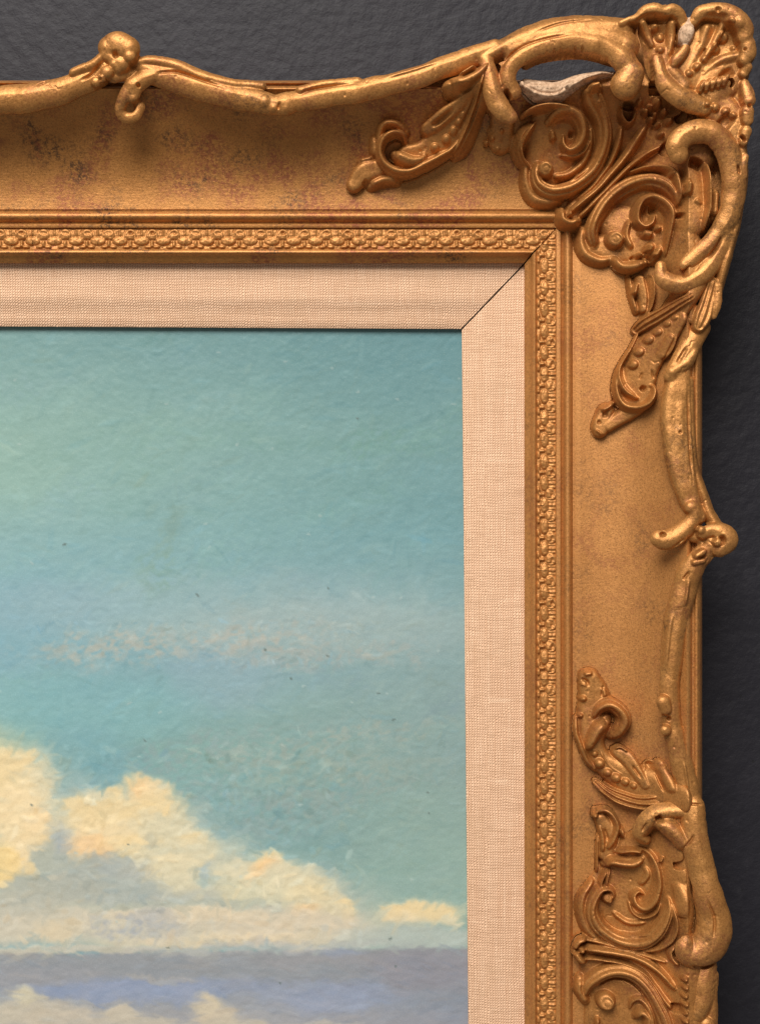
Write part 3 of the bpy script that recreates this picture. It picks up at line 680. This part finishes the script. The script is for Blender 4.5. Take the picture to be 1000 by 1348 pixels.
# ================= side cartouche
C2 = part('side_cartouche', None, 0, label='scrolled cartouche with curling leaf low on the side rail')
st([(880,1060,16,9),(872,1090,22,9),(860,1120,34,9),(845,1150,50,8),(838,1190,66,8),(838,1225,62,8),(840,1260,74,8),(845,1310,72,8),(845,1370,70,8),(845,1440,60,8),(850,1520,40,8)], 'flat')
L3 = part('acanthus_leaf', None, 0, label='acanthus leaf curling upwards above the side cartouche')
st([(776,894,16,11),(782,918,22,11),(782,945,24,11),(780,975,18,11),(794,1003,16,11),(822,1024,24,11),(856,1040,28,11),(886,1052,24,11)], 'flat')
st([(768,888,8,14),(779,886,7,14)], 'soft'); st([(764,900,5,12),(772,903,5,12)], 'soft'); st([(763,893,2.5,4),(772,897,2.5,4),(774,904,2.5,4)], 'soft', 'sub'); st([(768,920,9,14)], 'soft'); st([(764,942,7,13)], 'soft'); st([(791,905,8,13),(796,918,8,13)], 'soft'); st([(794,902,2,3),(792,918,2,4)], 'soft', 'sub')
part('leaf_curl', 'acanthus_leaf'); st([(780,945,6,18),(788,932,8,20),(802,927,10,22),(816,936,11,22),(822,950,11,21),(815,964,10,19),(806,970,7,17)]); st([(787,946,2,5),(798,939,2.5,6),(810,945,2.5,6),(812,954,2.5,6)], 'soft', 'sub')
part('leaf_tongue', 'acanthus_leaf'); st([(798,952,9,22),(788,960,12,24),(779,976,9,22),(774,988,5,18)]); 
part('leaf_rim', 'acanthus_leaf'); st([(758,945,4,12),(758,965,5,13),(764,982,5,14),(773,1002,5,14),(784,1014,4.5,13)]); st([(788,985,2.5,13),(794,998,2.5,13),(804,1010,2.5,12),(824,1022,2.5,12)])
pearls([(782,992,4,16),(788,1005,6.5,17),(799,1017,5.2,16),(810,1024,6,16),(822,1029,5,15),(833,1034,4,14)], 'acanthus_leaf')
part('leaf_lobe', 'acanthus_leaf'); st([(812,990,9,13),(824,998,12,14),(835,1014,11,14),(848,1034,8,13)], 'flat'); st([(808,986,4,16),(816,983,4,16),(826,990,4,16)], 'soft'); st([(830,1006,2,3),(845,1026,2,3)], 'soft', 'sub')
part('leaf_lobe', 'acanthus_leaf'); st([(856,1010,9,14),(858,1024,10,15),(866,1042,9,15)], 'cup'); 
part('leaf_lobe', 'acanthus_leaf'); st([(868,1008,9,14),(876,1026,11,15),(886,1046,9,15)], 'round'); st([(863,1010,3,5),(868,1028,3,5),(876,1046,2,4)], 'soft', 'sub')
part('leaf_lobe', 'acanthus_leaf'); st([(784,1029,6,13),(797,1040,8,15),(815,1050,11,16),(840,1057,12,17),(868,1058,13,18)], 'flute'); 
part('leaf', 'side_cartouche'); st([(790,1078,10,9),(800,1098,14,9),(798,1124,13,9)], 'flat'); st([(784,1068,7,13),(796,1066,6,14),(806,1074,6,15),(812,1088,6,15),(808,1104,7,15),(800,1118,7,15)], 'round'); st([(788,1086,5,12),(792,1102,6,13),(793,1122,6,13)], 'soft'); st([(818,1092,5,13),(820,1102,4,12)], 'soft'); st([(783,1074,6,17)]); st([(795,1090,2,3),(800,1108,2,3)], 'soft', 'sub'); st([(786,1100,3,11),(785,1125,3,11),(786,1148,3,11)], 'soft')
part('leaf_lip', 'side_cartouche'); st([(797,1140,6,17),(806,1135,8,20),(820,1137,9,21),(834,1137,9,20),(846,1131,7,18)]); st([(812,1122,6,15),(830,1120,6,17),(845,1122,6,17)], 'soft'); st([(829,1130,2.5,4),(843,1124,2,4)], 'soft', 'sub')
part('spiral', 'side_cartouche'); st([(838,1116,5,15),(852,1122,5.5,17),(861,1134,6,18),(866,1150,6.5,19),(867,1168,7,20),(861,1186,8,21),(849,1196,8.5,21),(838,1191,7,20),(834,1181,5.5,19),(840,1175,4.5,18),(847,1179,4,16)]); st([(842,1166,9,12),(852,1152,8,12),(848,1140,7,11)], 'soft'); st([(868,1136,4,16),(872,1128,4,14)], 'soft')
st([(826,1185,3,13),(832,1201,4,14),(846,1209,4,15),(862,1204,4,15),(870,1192,3,15)], 'soft')
part('scroll', 'side_cartouche'); st([(779,1160,6,11),(766,1182,9,12),(766,1206,10,12),(776,1227,10,13),(796,1242,8,12)], 'soft')
st([(803,1186,5,19),(808,1180,5,20),(804,1172,5,20),(793,1172,6,20),(784,1182,8,20),(779,1198,10,21),(784,1216,11.5,22),(800,1232,12,22),(822,1242,12.5,22),(844,1243,12,22),(862,1234,11,22),(874,1218,9,21),(880,1200,7,19),(880,1184,5,17)], 'scroll')
st([(793,1192,2,2.5),(792,1208,2.2,3),(806,1224,2.2,3),(826,1232,2.2,3),(848,1231,2,3),(866,1220,2,2.5)], 'soft', 'sub'); st([(806,1200,7,12),(826,1214,8,12),(850,1214,8,12)], 'soft')
part('volute_button', 'side_cartouche'); st([(800,1184,8.5,20)]); st([(800,1183,4,5)], 'soft', 'sub'); st([(803,1188,3,4)], 'soft', 'add')
part('strand', 'side_cartouche'); st([(798,1146,3.5,15),(792,1160,3.5,15),(791,1170,3,15)]); 
part('strand', 'side_cartouche'); st([(803,1144,3,14),(799,1158,3,15),(798,1168,3,15)])
part('rim', 'side_cartouche'); st([(884,1190,4,15),(890,1215,5,16),(885,1236,6,16),(868,1248,6,16),(840,1253,5,15)], 'soft')
part('rib', 'side_cartouche'); st([(772,1252,6,20),(786,1251,7,21),(806,1253,8,21),(832,1259,8,21),(854,1270,8,20),(872,1284,7,19),(888,1304,7,17)], 'round')
part('rib', 'side_cartouche'); st([(770,1238,4,15),(790,1240,4.5,16),(820,1249,4.5,16),(850,1258,4.5,16),(878,1268,4.5,15)], 'round')
part('rib', 'side_cartouche'); st([(770,1264,4,15),(790,1263,4,16),(820,1268,4,16),(845,1280,4,16),(862,1298,4,15),(878,1322,6,16),(890,1333,7,17)], 'round')
part('knob', 'side_cartouche'); st([(756,1250,5,16),(762,1240,6,18),(772,1236,5,17)]); st([(757,1254,6,16),(764,1264,6,17),(770,1268,4,15)]); st([(766,1252,6,20)]); st([(762,1252,2,4)], 'soft', 'sub')
part('scroll', 'side_cartouche'); st([(764,1290,9,12),(762,1304,9,12),(772,1320,9,12)], 'soft')
st([(770,1312,6,17),(776,1298,9,19),(790,1285,10.5,20),(810,1279,11,21),(830,1283,11,21),(848,1297,11,21),(861,1316,11,21),(871,1338,11,20),(879,1364,11,19),(884,1400,10,18)], 'scroll')
st([(780,1306,2,4),(792,1294,2.2,4.5),(811,1288,2.2,4.5),(828,1292,2.2,4.5),(843,1305,2.2,4.5),(854,1322,2.2,4.5),(864,1346,2.2,4)], 'soft', 'sub')
button(798, 1320, 13.5, 20, 'side_cartouche')
part('inner_scroll', 'side_cartouche'); st([(828,1330,4,13),(832,1318,6,14),(842,1316,7,15),(852,1326,7,16),(858,1344,7,16),(858,1365,7,15)], 'soft'); st([(836,1342,6,18),(844,1334,7,19),(853,1342,6,18),(852,1356,6,17)]); st([(786,1340,5,13),(784,1360,6,13)], 'soft')
part('rim', 'side_cartouche'); st([(893,1272,4,16),(885,1264,4,17),(882,1254,4,17),(888,1246,3.5,16)]); st([(892,1258,4,14)], 'soft', 'sub')
part('bead_strip', 'side_cartouche')
for i in range(6): st([(901+(i%2), 1290+i*11, 5.5, 15)])
st([(893,1335,9,20),(888,1320,7,12)], 'soft', 'sub')
part('boss', 'side_cartouche'); st([(888,1160,12,8),(894,1185,16,11),(894,1208,16,11)], 'soft'); st([(897,1145,9,30),(893,1135,7,26)], 'soft', 'sub'); st([(902,1150,7,24)], 'soft', 'sub')
part('arm', 'side_cartouche', 1, label='heavy drooping scroll arm at the outer edge')
st([(914,1062,15,121),(914,1080,17,124),(915,1105,19,126),(922,1135,19,128),(930,1165,19,130),(936,1195,21,132),(941,1220,24,133),(936,1242,24,133),(922,1256,21,132),(908,1258,17,131),(902,1250,14,130),(903,1242,10,128)])
st([(900,1108,13,124),(891,1098,13,123),(880,1089,12,120),(871,1086,9,116)], 'soft', drop=12); st([(861,1078,2.5,6),(868,1073,3.2,7),(876,1075,2.5,6),(880,1080,2,5)], 'soft', 'sub')
st([(898,1068,12,117),(878,1069,13,114),(860,1075,14,110),(848,1087,14,105),(843,1099,11,100),(850,1106,8,96)], 'soft', drop=11); st([(872,1076,5,12),(862,1080,4,10)], 'soft', 'sub'); st([(852,1082,2,4),(844,1096,2,3)], 'soft', 'sub')
st([(928,1180,2,3),(940,1210,2,3.5),(938,1240,2,3)], 'soft', 'sub'); st([(896,1058,1.6,4),(926,1060,1.6,4)], 'soft', 'sub'); st([(898,1118,2,3),(908,1108,2,4),(914,1098,2,3)], 'soft', 'sub')
part('arm', 'side_cartouche', 1, label='lower scroll arm emerging under the drooping one')
st([(930,1274,15,118),(926,1292,17,121),(924,1315,17,123),(919,1332,14,122),(912,1340,10,119)]); st([(938,1285,9,114),(936,1330,9,114),(934,1400,10,113),(930,1480,10,112)], 'soft'); st([(930,1350,12,120),(926,1400,13,120),(920,1480,13,118)])
st([(908,1271,2,8),(920,1275,3,10),(934,1273,3,10),(946,1266,2,8)], 'soft', 'sub')

# ---- wear: pits, nicks and hairline cracks in the cast composition
rw = np.random.default_rng(11)
for layer_ in (0, 1):
    jj, ii = np.nonzero(H[layer_] > -900)
    inside = (UX[jj, ii] > -40) & (UX[jj, ii] < 1010) & (UY[jj, ii] < 1400); jj = jj[inside]; ii = ii[inside]
    for n_ in rw.choice(len(jj), (260, 110)[layer_], replace=False):
        x_, y_ = UX[jj[n_], ii[n_]], UY[jj[n_], ii[n_]]; r_ = rw.uniform(1.1, 2.6)
        m_ = (slice(max(0, jj[n_]-4), jj[n_]+5), slice(max(0, ii[n_]-4), ii[n_]+5))
        q_ = ((UX[m_]-x_)**2+(UY[m_]-y_)**2)/r_**2; H[layer_][m_] -= np.where(H[layer_][m_] > -900, rw.uniform(-.15, 1.5)*np.clip(1-q_, 0, 1), 0)
    for n_ in rw.choice(len(jj), (30, 40)[layer_], replace=False):
        x_, y_ = UX[jj[n_], ii[n_]], UY[jj[n_], ii[n_]]; a_ = rw.uniform(0, 6.28); L_ = rw.uniform(4, 12)
        i0, i1, j0, j1 = max(0, ii[n_]-18), ii[n_]+19, max(0, jj[n_]-18), jj[n_]+19
        m_ = (slice(j0, j1), slice(i0, i1)); dx = UX[m_]-x_; dy = UY[m_]-y_
        u_ = dx*math.cos(a_)+dy*math.sin(a_); v_ = -dx*math.sin(a_)+dy*math.cos(a_)+1.2*np.sin(u_*.7)
        H[layer_][m_] -= np.where(H[layer_][m_] > -900, rw.uniform(.6, 1.6)*np.clip(1-(u_/L_)**2, 0, 1)*np.clip(1-(v_/1.1)**2, 0, 1), 0)
# ---- smooth, roughen and emit the relief
def blur(h, m, it=1):
    for _ in range(it):
        v = np.where(m, h, 0.0); wgt = m.astype(float)
        def conv(a):
            p = np.pad(a, 1)
            a = .25*p[:-2, 1:-1]+.5*p[1:-1, 1:-1]+.25*p[2:, 1:-1]
            p = np.pad(a, 1)
            return .25*p[1:-1, :-2]+.5*p[1:-1, 1:-1]+.25*p[1:-1, 2:]
        n_ = conv(v)/np.maximum(conv(wgt), 1e-6); h = np.where(m, n_, h)
    return h
made = {}
def emit(layer):
    h = H[layer]; m = h > -900
    h = blur(h, m, 1)
    h = h + .5*vnoise(UX, UY, 19, 1) + .15*vnoise(UX, UY, 7, 2) + .08*vnoise(UX, UY, 2.6, 3)
    own = OWN[layer]
    ny, nx = m.shape
    cell = m[:-1, :-1] & m[1:, :-1] & m[:-1, 1:] & m[1:, 1:]
    cj, ci = np.nonzero(cell)
    vid = lambda j, i: j*nx+i
    # boundary edges
    cp = np.pad(cell, 1)
    X = UX.copy().ravel(); Y = UY.copy().ravel(); Z = h.ravel().copy()
    be = []; bo_ = []
    def add(mask, a, b):
        j, i = np.nonzero(mask)
        be.append(np.stack([vid(j+a[0], i+a[1]), vid(j+b[0], i+b[1])], 1)); bo_.append(np.stack([j, i], 1))
    add(cell & ~cp[:-2, 1:-1], (0, 0), (0, 1)); add(cell & ~cp[2:, 1:-1], (1, 1), (1, 0))
    add(cell & ~cp[1:-1, :-2], (1, 0), (0, 0)); add(cell & ~cp[1:-1, 2:], (0, 1), (1, 1))
    E = np.vstack(be); EC = np.vstack(bo_)
    for it_ in range(6):
        sx = np.zeros_like(X); sy = np.zeros_like(X); sz = np.zeros_like(X); c = np.zeros_like(X)
        for a, b in ((0, 1), (1, 0)):
            np.add.at(sx, E[:, a], X[E[:, b]]); np.add.at(sy, E[:, a], Y[E[:, b]]); np.add.at(sz, E[:, a], Z[E[:, b]]); np.add.at(c, E[:, a], 1)
        k_ = c > 0
        X[k_] = .5*X[k_]+.5*sx[k_]/c[k_]; Y[k_] = .5*Y[k_]+.5*sy[k_]/c[k_]; Z[k_] = .5*Z[k_]+.5*sz[k_]/c[k_]
    # normals of the whole surface, so that parts cut from it join without seams
    hf = h.copy(); hf[~m] = np.nan
    for _ in range(2):
        pd = np.pad(hf, 1, constant_values=np.nan)
        nb = np.stack([pd[:-2, 1:-1], pd[2:, 1:-1], pd[1:-1, :-2], pd[1:-1, 2:]])
        cnt = np.isfinite(nb).sum(0); av = np.nansum(nb, 0)/np.maximum(cnt, 1)
        fill = ~np.isfinite(hf) & (cnt > 0); hf[fill] = av[fill]-2.2*R
    gyh, gxh = np.gradient(hf, R)
    gxh = np.nan_to_num(gxh); gyh = np.nan_to_num(gyh)
    N_ = np.stack([-gxh, -np.ones_like(h), gyh], 2); 
    N_ /= np.linalg.norm(N_, axis=2, keepdims=True); N_ = N_.reshape(-1, 3)
    botz = (h-14).ravel() if layer == 0 else np.minimum(BOT, h-2).ravel()
    if layer == 1:
        ub = np.unique(E); mid_ = .6*Z[ub]+.4*botz[ub]; Z[ub] = mid_; botz[ub] = mid_
    co_ = own[cj, ci]
    for j2 in ((1, 0), (0, 1), (1, 1)):
        alt = own[cj+j2[0], ci+j2[1]]; co_ = np.where(co_ < 0, alt, co_)
    eo = own[EC[:, 0], EC[:, 1]]
    quad = np.stack([vid(cj, ci), vid(cj+1, ci), vid(cj+1, ci+1), vid(cj, ci+1)], 1)
    NV = nx*ny
    for oid, od in enumerate(owners):
        if od['layer'] != layer: continue
        f = quad[co_ == oid]
        if len(f) < 3: 
            continue
        e = E[eo == oid]
        fs = [f]
        if len(e) and layer == 0: fs.append(np.stack([e[:, 1], e[:, 0], e[:, 0]+NV, e[:, 1]+NV], 1))
        if layer == 1: fs.append(f[:, ::-1]+NV)
        F = np.vstack(fs); used, inv = np.unique(F, return_inverse=True); F = inv.reshape(F.shape)
        base = used % NV; low = used >= NV
        z = np.where(low, botz[base], Z[base])
        co = worldarr(X[base], Y[base], z)
        nr = N_[base].copy(); nr[low] *= -1
        o = mesh_np(od['name'], co, F, od['mat'], None, None)
        # custom normals on the upper face only; the sides keep their own
        me = o.data; nl = len(me.loops)
        ln = np.zeros((nl, 3), np.float32); nf = len(f)
        vi = F[:nf].ravel()
        ln[:nf*4] = nr[vi]
        me.normals_split_custom_set(ln.tolist())
        if od['label']: o['label'] = od['label']
        made[oid] = o
emit(0); emit(1)
# parents: a named parent is the latest main part of that name created before (or the one with that exact key)
last = {}
bcount = 0; keys = {}
for oid, od in enumerate(owners):
    o = made.get(oid)
    if od['parent'] is None:
        kname = od['name']
        last[kname] = o
        if kname == 'branch':
            keys['branch.%03d' % bcount] = o; bcount += 1
        if o: o.parent = frame
    else:
        p = keys.get(od['parent']) or last.get(od['parent'])
        if o: o.parent = p or frame
print('relief objects', len(made), 'faces', sum(len(o.data.polygons) for o in made.values()))

# ------------------------------------------------------------------ painting: canvas grid with brushed colour and impasto
px0, px1, py0, py1, pr_ = -420, 640, 418, 1760, 1.7
ax = np.arange(px0, px1, pr_); ay = np.arange(py0, py1, pr_)
PX, PY = np.meshgrid(ax, ay)
def lin_(c): c = np.asarray(c, float)/255; return np.where(c <= .04045, c/12.92, ((c+.055)/1.055)**2.4)
def ramp2(v, stops):
    xs_ = [s[0] for s in stops]; cs = np.array([s[1] for s in stops], float)
    return np.stack([np.interp(v, xs_, cs[:, i]) for i in range(3)], -1)
sky_l = ramp2(PY, [(430,(130,172,168)),(560,(150,188,176)),(640,(152,190,178)),(760,(140,182,186)),(860,(134,178,186)),(930,(140,184,180)),(985,(138,184,174)),(1100,(120,172,178)),(1400,(120,165,175))])
sky_r = ramp2(PY, [(430,(108,156,160)),(560,(124,166,164)),(700,(122,166,168)),(800,(136,170,170)),(900,(142,170,166)),(1000,(138,166,160)),(1100,(140,168,158)),(1200,(150,180,168)),(1400,(140,170,165))])
tt = np.clip(PX/600, 0, 1)[..., None]
IMG = sky_l*(1-tt)+sky_r*tt
wx = fbm(PX, PY, 26, 4, 1)*9 + vnoise(PX, PY, 5, 3)*2.2; wy = fbm(PX, PY, 26, 4, 3)*9 + vnoise(PX, PY, 5, 5)*2.2
THK = np.zeros(PX.shape); DRY = .75*fbm(PX, PY*1.4, 9, 2, 2)+.55*vnoise(PX*.8+PY*.5, PY, 4.2, 3)
def dab(cx, cy, rx, ry, col, a=1.0, soft=.35, ang=0, warp=1.0, thick=0.0, dry=0.0):
    global IMG, THK
    rx *= 1.12; ry *= 1.12; e = max(rx, ry)*1.15+14*warp+4
    i0 = max(0, int((cx-e-px0)/pr_)); i1 = min(PX.shape[1], int((cx+e-px0)/pr_)+2); j0 = max(0, int((cy-e-py0)/pr_)); j1 = min(PX.shape[0], int((cy+e-py0)/pr_)+2)
    if i1 <= i0 or j1 <= j0: return
    sl = (slice(j0, j1), slice(i0, i1))
    X = PX[sl]-cx+wx[sl]*warp; Y = PY[sl]-cy+wy[sl]*warp
    if ang: c, s = math.cos(ang), math.sin(ang); X, Y = X*c+Y*s, -X*s+Y*c
    d = np.sqrt((X/rx)**2+(Y/ry)**2); al = np.clip((1-d)/soft+.5*soft, 0, 1); al = al*al*(3-2*al)*a
    if dry: al = al*np.clip(.5+dry*(DRY[sl]*1.6), 0, 1)
    IMG[sl] = IMG[sl]*(1-al[..., None])+np.array(col, float)*al[..., None]; THK[sl] = THK[sl]*(1-al)+thick*al
R_ = random.Random(3)
# broad scumbles in the sky
for _ in range(170):
    x_, y_ = R_.uniform(-400, 630), R_.uniform(440, 1250); v = R_.uniform(-9, 9); g = R_.uniform(-5, 5)
    j_ = int(np.clip((y_-py0)/pr_, 0, PX.shape[0]-1)); i_ = int(np.clip((x_-px0)/pr_, 0, PX.shape[1]-1)); c = IMG[j_, i_]
    dab(x_, y_, R_.uniform(30, 110), R_.uniform(9, 28), c+np.array([v, v+g*.4, v-g]), .55, .9, R_.uniform(-.5, .15), 1.6, dry=.7)
dab(15,615,60,45,(152,188,172),.3,.9); dab(60,800,80,32,(138,176,188),.45,.9); dab(290,890,70,40,(150,180,190),.5,.9); dab(130,930,120,40,(128,180,184),.5,.9)
dab(500,480,110,60,(112,158,160),.25,.9); dab(300,800,260,40,(168,192,188),.4,.98,0,1.6); dab(420,830,200,38,(170,188,182),.5,.9,0,1.4); dab(250,845,190,22,(184,186,172),.5,.9,-.06,2.2,dry=1.0); dab(140,852,80,14,(192,188,168),.45,.9,-.05,2.2,dry=1.1); dab(430,860,130,14,(178,180,168),.5,.8,0,2.2,dry=1.4); dab(330,838,70,10,(194,186,166),.4,.9,0,2.2,dry=1.1)
dab(215,725,14,52,(136,170,158),.5,.9,.3,.8,dry=.9); dab(232,690,9,22,(130,162,150),.4,.8,.3,.8); dab(205,750,22,24,(134,168,154),.5,.9,.2,1,dry=.9)
dab(330,985,190,26,(152,172,166),.55,.9,-.1,2,dry=1.0); dab(420,1010,150,22,(160,174,160),.5,.9,.02,2.2,dry=1.3); dab(300,1060,120,35,(150,172,170),.5,.9,.2,2,dry=1.0); dab(480,965,110,12,(166,176,160),.45,.8,-.12,2.4,dry=1.5); dab(450,1050,120,22,(150,166,156),.5,.8,-.1,2.4,dry=1.3)
dab(110,1010,70,45,(122,170,178),.6,.9); dab(90,1048,34,18,(116,166,178),.6,.8); dab(260,1090,40,25,(140,178,178),.7,.8)
dab(560,1130,90,80,(150,180,166),.5,.9); dab(150,1120,170,70,(196,202,182),.55,.95,.15); dab(10,1070,90,80,(204,206,180),.5,.95); dab(380,1190,120,50,(200,204,182),.5,.95,.25)
# cumulus, left
CR = (238,217,164); CR2 = (243,223,174); PA = (222,216,180); GY = (180,188,172); BG = (152,170,176); PE = (248,212,156)
dab(110,1185,350,62,(190,194,178),.9,.5,0,.8); dab(-150,1180,260,70,(190,194,178),.9,.5,0,.8)
for a in [(20,1022,48,36,PA),(-60,1040,90,80,CR),(-200,1060,130,90,PA),(14,1010,34,24,CR),(42,1036,30,24,PA),(10,1052,50,32,CR),(50,1052,20,22,PA),(22,1062,40,26,CR2),(60,1082,34,16,(206,206,176)),(30,1098,34,30,CR2),(50,1100,20,30,PE),(60,1112,16,18,CR),(34,1126,18,26,CR)]: dab(*a, .9, .8, 0, .8, .8)
dab(92,1100,34,22,(192,196,178),.8,.6); dab(100,1140,110,38,GY,.9,.6); dab(84,1112,12,24,(168,180,180),.9,.6); dab(60,1150,90,26,(178,186,170),.8,.7); dab(-150,1150,160,60,GY,.9,.7)
dab(22,1116,16,28,CR2,.95,.45,-.25,.8,1.0); dab(46,1092,24,22,CR2,.8,.5,0,.8,1); dab(4,1136,20,28,(246,218,150),.9,.45,0,.7,1.1); dab(36,1142,10,10,CR,.8,.5)
# cumulus, right shoulder
for a in [(160,1078,78,34,PA),(106,1060,27,9,CR),(146,1046,15,12,CR),(128,1046,14,6,PA),(184,1032,20,12,CR),(190,1044,18,18,PE),(206,1050,18,20,CR2),(200,1068,36,22,CR),(150,1072,40,16,CR),(112,1082,20,16,CR),(150,1096,50,18,CR2),(120,1114,30,16,PE),(210,1088,34,20,PA),(236,1104,34,20,PA),(254,1106,18,12,CR),(268,1128,36,26,PA),(180,1112,34,14,CR),(196,1130,30,20,PA),(226,1138,28,12,CR2),(184,1146,26,10,CR),(240,1150,60,22,PA)]: dab(*a, .88, .85, 0, .8, .8)
dab(276,1146,9,13,(160,186,192),.7,.7,0,.8); dab(292,1160,30,8,(168,190,182),.8,.7); dab(140,1165,75,26,(172,182,172),.85,.6,.1); dab(160,1140,40,12,(172,182,176),.7,.6,.25); dab(80,1172,70,20,(180,184,168),.7,.7)
dab(300,1142,26,12,PA,.8,.6); dab(196,1106,10,10,GY,.5,.8); dab(300,1120,14,22,(196,206,186),.6,.9,.5)
for a in [(345,1160,50,26,PA),(352,1130,20,11,CR),(354,1142,18,14,PE),(372,1150,22,16,PA),(386,1162,34,18,PA),(404,1178,36,20,(232,220,176)),(424,1194,34,20,(226,214,172)),(405,1206,28,14,PE),(330,1172,40,16,(214,212,178)),(440,1206,26,18,PA),(458,1194,9,11,CR),(456,1208,7,10,CR)]: dab(*a, .88, .85, 0, .7, .7)
for a in [(552,1202,50,17,PA),(528,1204,22,13,CR2),(548,1192,22,7,CR),(576,1202,28,12,CR),(596,1212,14,8,PA),(516,1198,12,9,CR)]: dab(*a, .88, .8, 0, .7, .7)
# pale base of the clouds
dab(170,1216,330,24,(212,206,180),.85,.7,0,.5); dab(250,1204,110,11,(226,212,178),.8,.6,0,.6,.6); dab(380,1222,110,20,(218,208,180),.8,.7,0,.6); dab(168,1222,52,20,(172,180,182),.8,.9,0,1.6,dry=.8); dab(206,1212,26,26,(176,182,180),.5,.9,0,1.2); dab(75,1226,34,16,(222,208,172),.7,.7); dab(20,1196,60,12,(188,190,172),.7,.8); dab(300,1238,180,8,(228,214,178),.7,.6,-.03,.5,.6); dab(-200,1216,220,26,(206,202,180),.85,.7)
dab(540,1236,110,16,(186,196,184),.8,.8,0,.6); dab(240,1190,150,5,(176,186,168),.55,.8,-.02,.6)
# flat grey band under the clouds
yl = 1254-.012*PX + wy*.35
al = np.clip((PY-yl)/3.0, 0, 1)[..., None]
band = ramp2(PY, [(1250,(152,158,159)),(1290,(150,157,161)),(1320,(146,156,165)),(1360,(150,155,165)),(1800,(160,160,160))])
band = band + (np.clip((PX-380)/220, 0, 1)*np.clip(1-(PY-1250)/300, 0, 1))[..., None]*np.array([-6,-7,-6])
IMG = IMG*(1-al)+band*al
dab(90,1251,150,5,(206,200,178),.85,.7,0,.5,.6); dab(340,1246,150,7,(190,190,182),.6,.8,-.03,1.0)
dab(160,1304,130,15,(140,158,188),.85,.7,.02,1.0); dab(300,1296,60,9,(144,160,186),.6,.8); dab(430,1312,90,18,(150,164,188),.7,.9); dab(40,1285,90,12,(156,160,164),.6,.8); dab(210,1290,50,5,(172,172,166),.6,.7,.1); dab(452,1254,24,7,(150,164,184),.6,.9); dab(420,1262,90,7,(160,160,160),.5,.8); dab(560,1275,70,24,(150,148,156),.5,.9)
for a in [(30,1312,14,11,PA),(44,1334,46,16,(206,198,170)),(90,1344,60,16,(204,196,172)),(160,1338,26,10,(208,200,172)),(-60,1340,70,30,(206,200,172)),(274,1322,20,14,(224,210,172)),(286,1340,30,16,(216,204,172)),(200,1352,50,12,(200,194,172)),(420,1352,50,9,(186,184,172)),(320,1354,40,10,(204,198,172))]: dab(*a, .85, .85, 0, .8, .6)
dab(100,1500,600,150,(196,190,172),.8,.9,0,2)
# a pass of separate small brush strokes over everything, each with its own tone and body of paint
def stroke_pass(n_, x0_, x1_, y0_, y1_, ln, wd, jit, al, th, ang0, angj):
    for _ in range(n_):
        x_, y_ = R_.uniform(x0_, x1_), R_.uniform(y0_, y1_)
        ox, oy = x_+R_.uniform(-5, 5), y_+R_.uniform(-4, 4)
        j_ = int(np.clip((oy-py0)/pr_, 0, PX.shape[0]-1)); i_ = int(np.clip((ox-px0)/pr_, 0, PX.shape[1]-1)); c = IMG[j_, i_].copy()
        lum = c.mean(); v = R_.gauss(0, jit); wv = R_.gauss(0, jit*.45)
        dab(x_, y_, R_.uniform(*ln), R_.uniform(*wd), c+np.array([v+wv, v, v-wv]), R_.uniform(*al), .55, ang0+R_.gauss(0, angj), .35, THK[j_, i_]+R_.uniform(*th))
stroke_pass(3200, -60, 620, 440, 1250, (6, 20), (1.6, 4.2), 4.2, (.25, .6), (-.15, .35), -.35, .5)
stroke_pass(1100, -60, 480, 985, 1250, (4, 12), (1.8, 4.5), 7.5, (.35, .75), (0, .7), -.3, .8)
stroke_pass(700, -60, 620, 1250, 1350, (7, 22), (1.6, 4), 4.5, (.3, .6), (-.1, .35), .0, .25)
stroke_pass(300, 40, 500, 815, 880, (3, 9), (1.2, 2.6), 7, (.35, .7), (0, .5), -.5, .9)
stroke_pass(260, 250, 600, 960, 1080, (3, 10), (1.2, 2.6), 5, (.35, .7), (0, .5), -.5, .9)
for _ in range(18): dab(R_.uniform(0,608), R_.uniform(450,1340), R_.uniform(1.4,3.4), R_.uniform(1.1,1.5), (96,112,106), .7, .7, R_.uniform(-.8,.8), .2, .5)
for _ in range(40): dab(R_.uniform(0,608), R_.uniform(450,1250), R_.uniform(1.6,3.6), R_.uniform(1.1,1.5), (186,206,198), .5, .7, R_.uniform(-.8,.8), .2, .6)
IMG += (fbm(PX, PY, 12, 3, 4)*3.0 + vnoise(PX*.35+PY*.2, PY, 4.2, 2)*2.2)[..., None]*np.array([1,.95,.9])
gain = np.interp(PY, [430, 520, 620, 750, 1000, 1150, 1400], [.83, .88, .94, 1.0, 1.06, 1.10, 1.1])   # lamp falloff evened out in the paint colour: darker above, lighter below
RGB = lin_(np.clip(IMG, 0, 255))*np.array([.80, .79, .835])*gain[..., None]
hgt = THK*1.1*(.6+.4*vnoise(PX, PY, 8, 2)) + .2*fbm(PX+.4*PY, PY*1.2-.3*PX, 9, 3, 1) + .16*vnoise(PX, PY, 3.8, 4)
ux, uy = unp(PX.ravel(), PY.ravel(), 0)
co = worldarr(ux, uy, hgt.ravel()*.8)
ny, nx = PX.shape
j, i = np.mgrid[0:ny-1, 0:nx-1]; q = np.stack([(j*nx+i).ravel(), ((j+1)*nx+i).ravel(), ((j+1)*nx+i+1).ravel(), (j*nx+i+1).ravel()], 1)
pt = mesh_np('painting', co, q, PAINT)
at = pt.data.color_attributes.new('paint', 'FLOAT_COLOR', 'POINT')
at.data.foreach_set('color', np.concatenate([RGB.reshape(-1, 3), np.ones((nx*ny, 1))], 1).astype(np.float32).ravel())
tag(pt, 'oil painting of cream cumulus clouds in a turquoise sky inside the linen liner', 'painting')
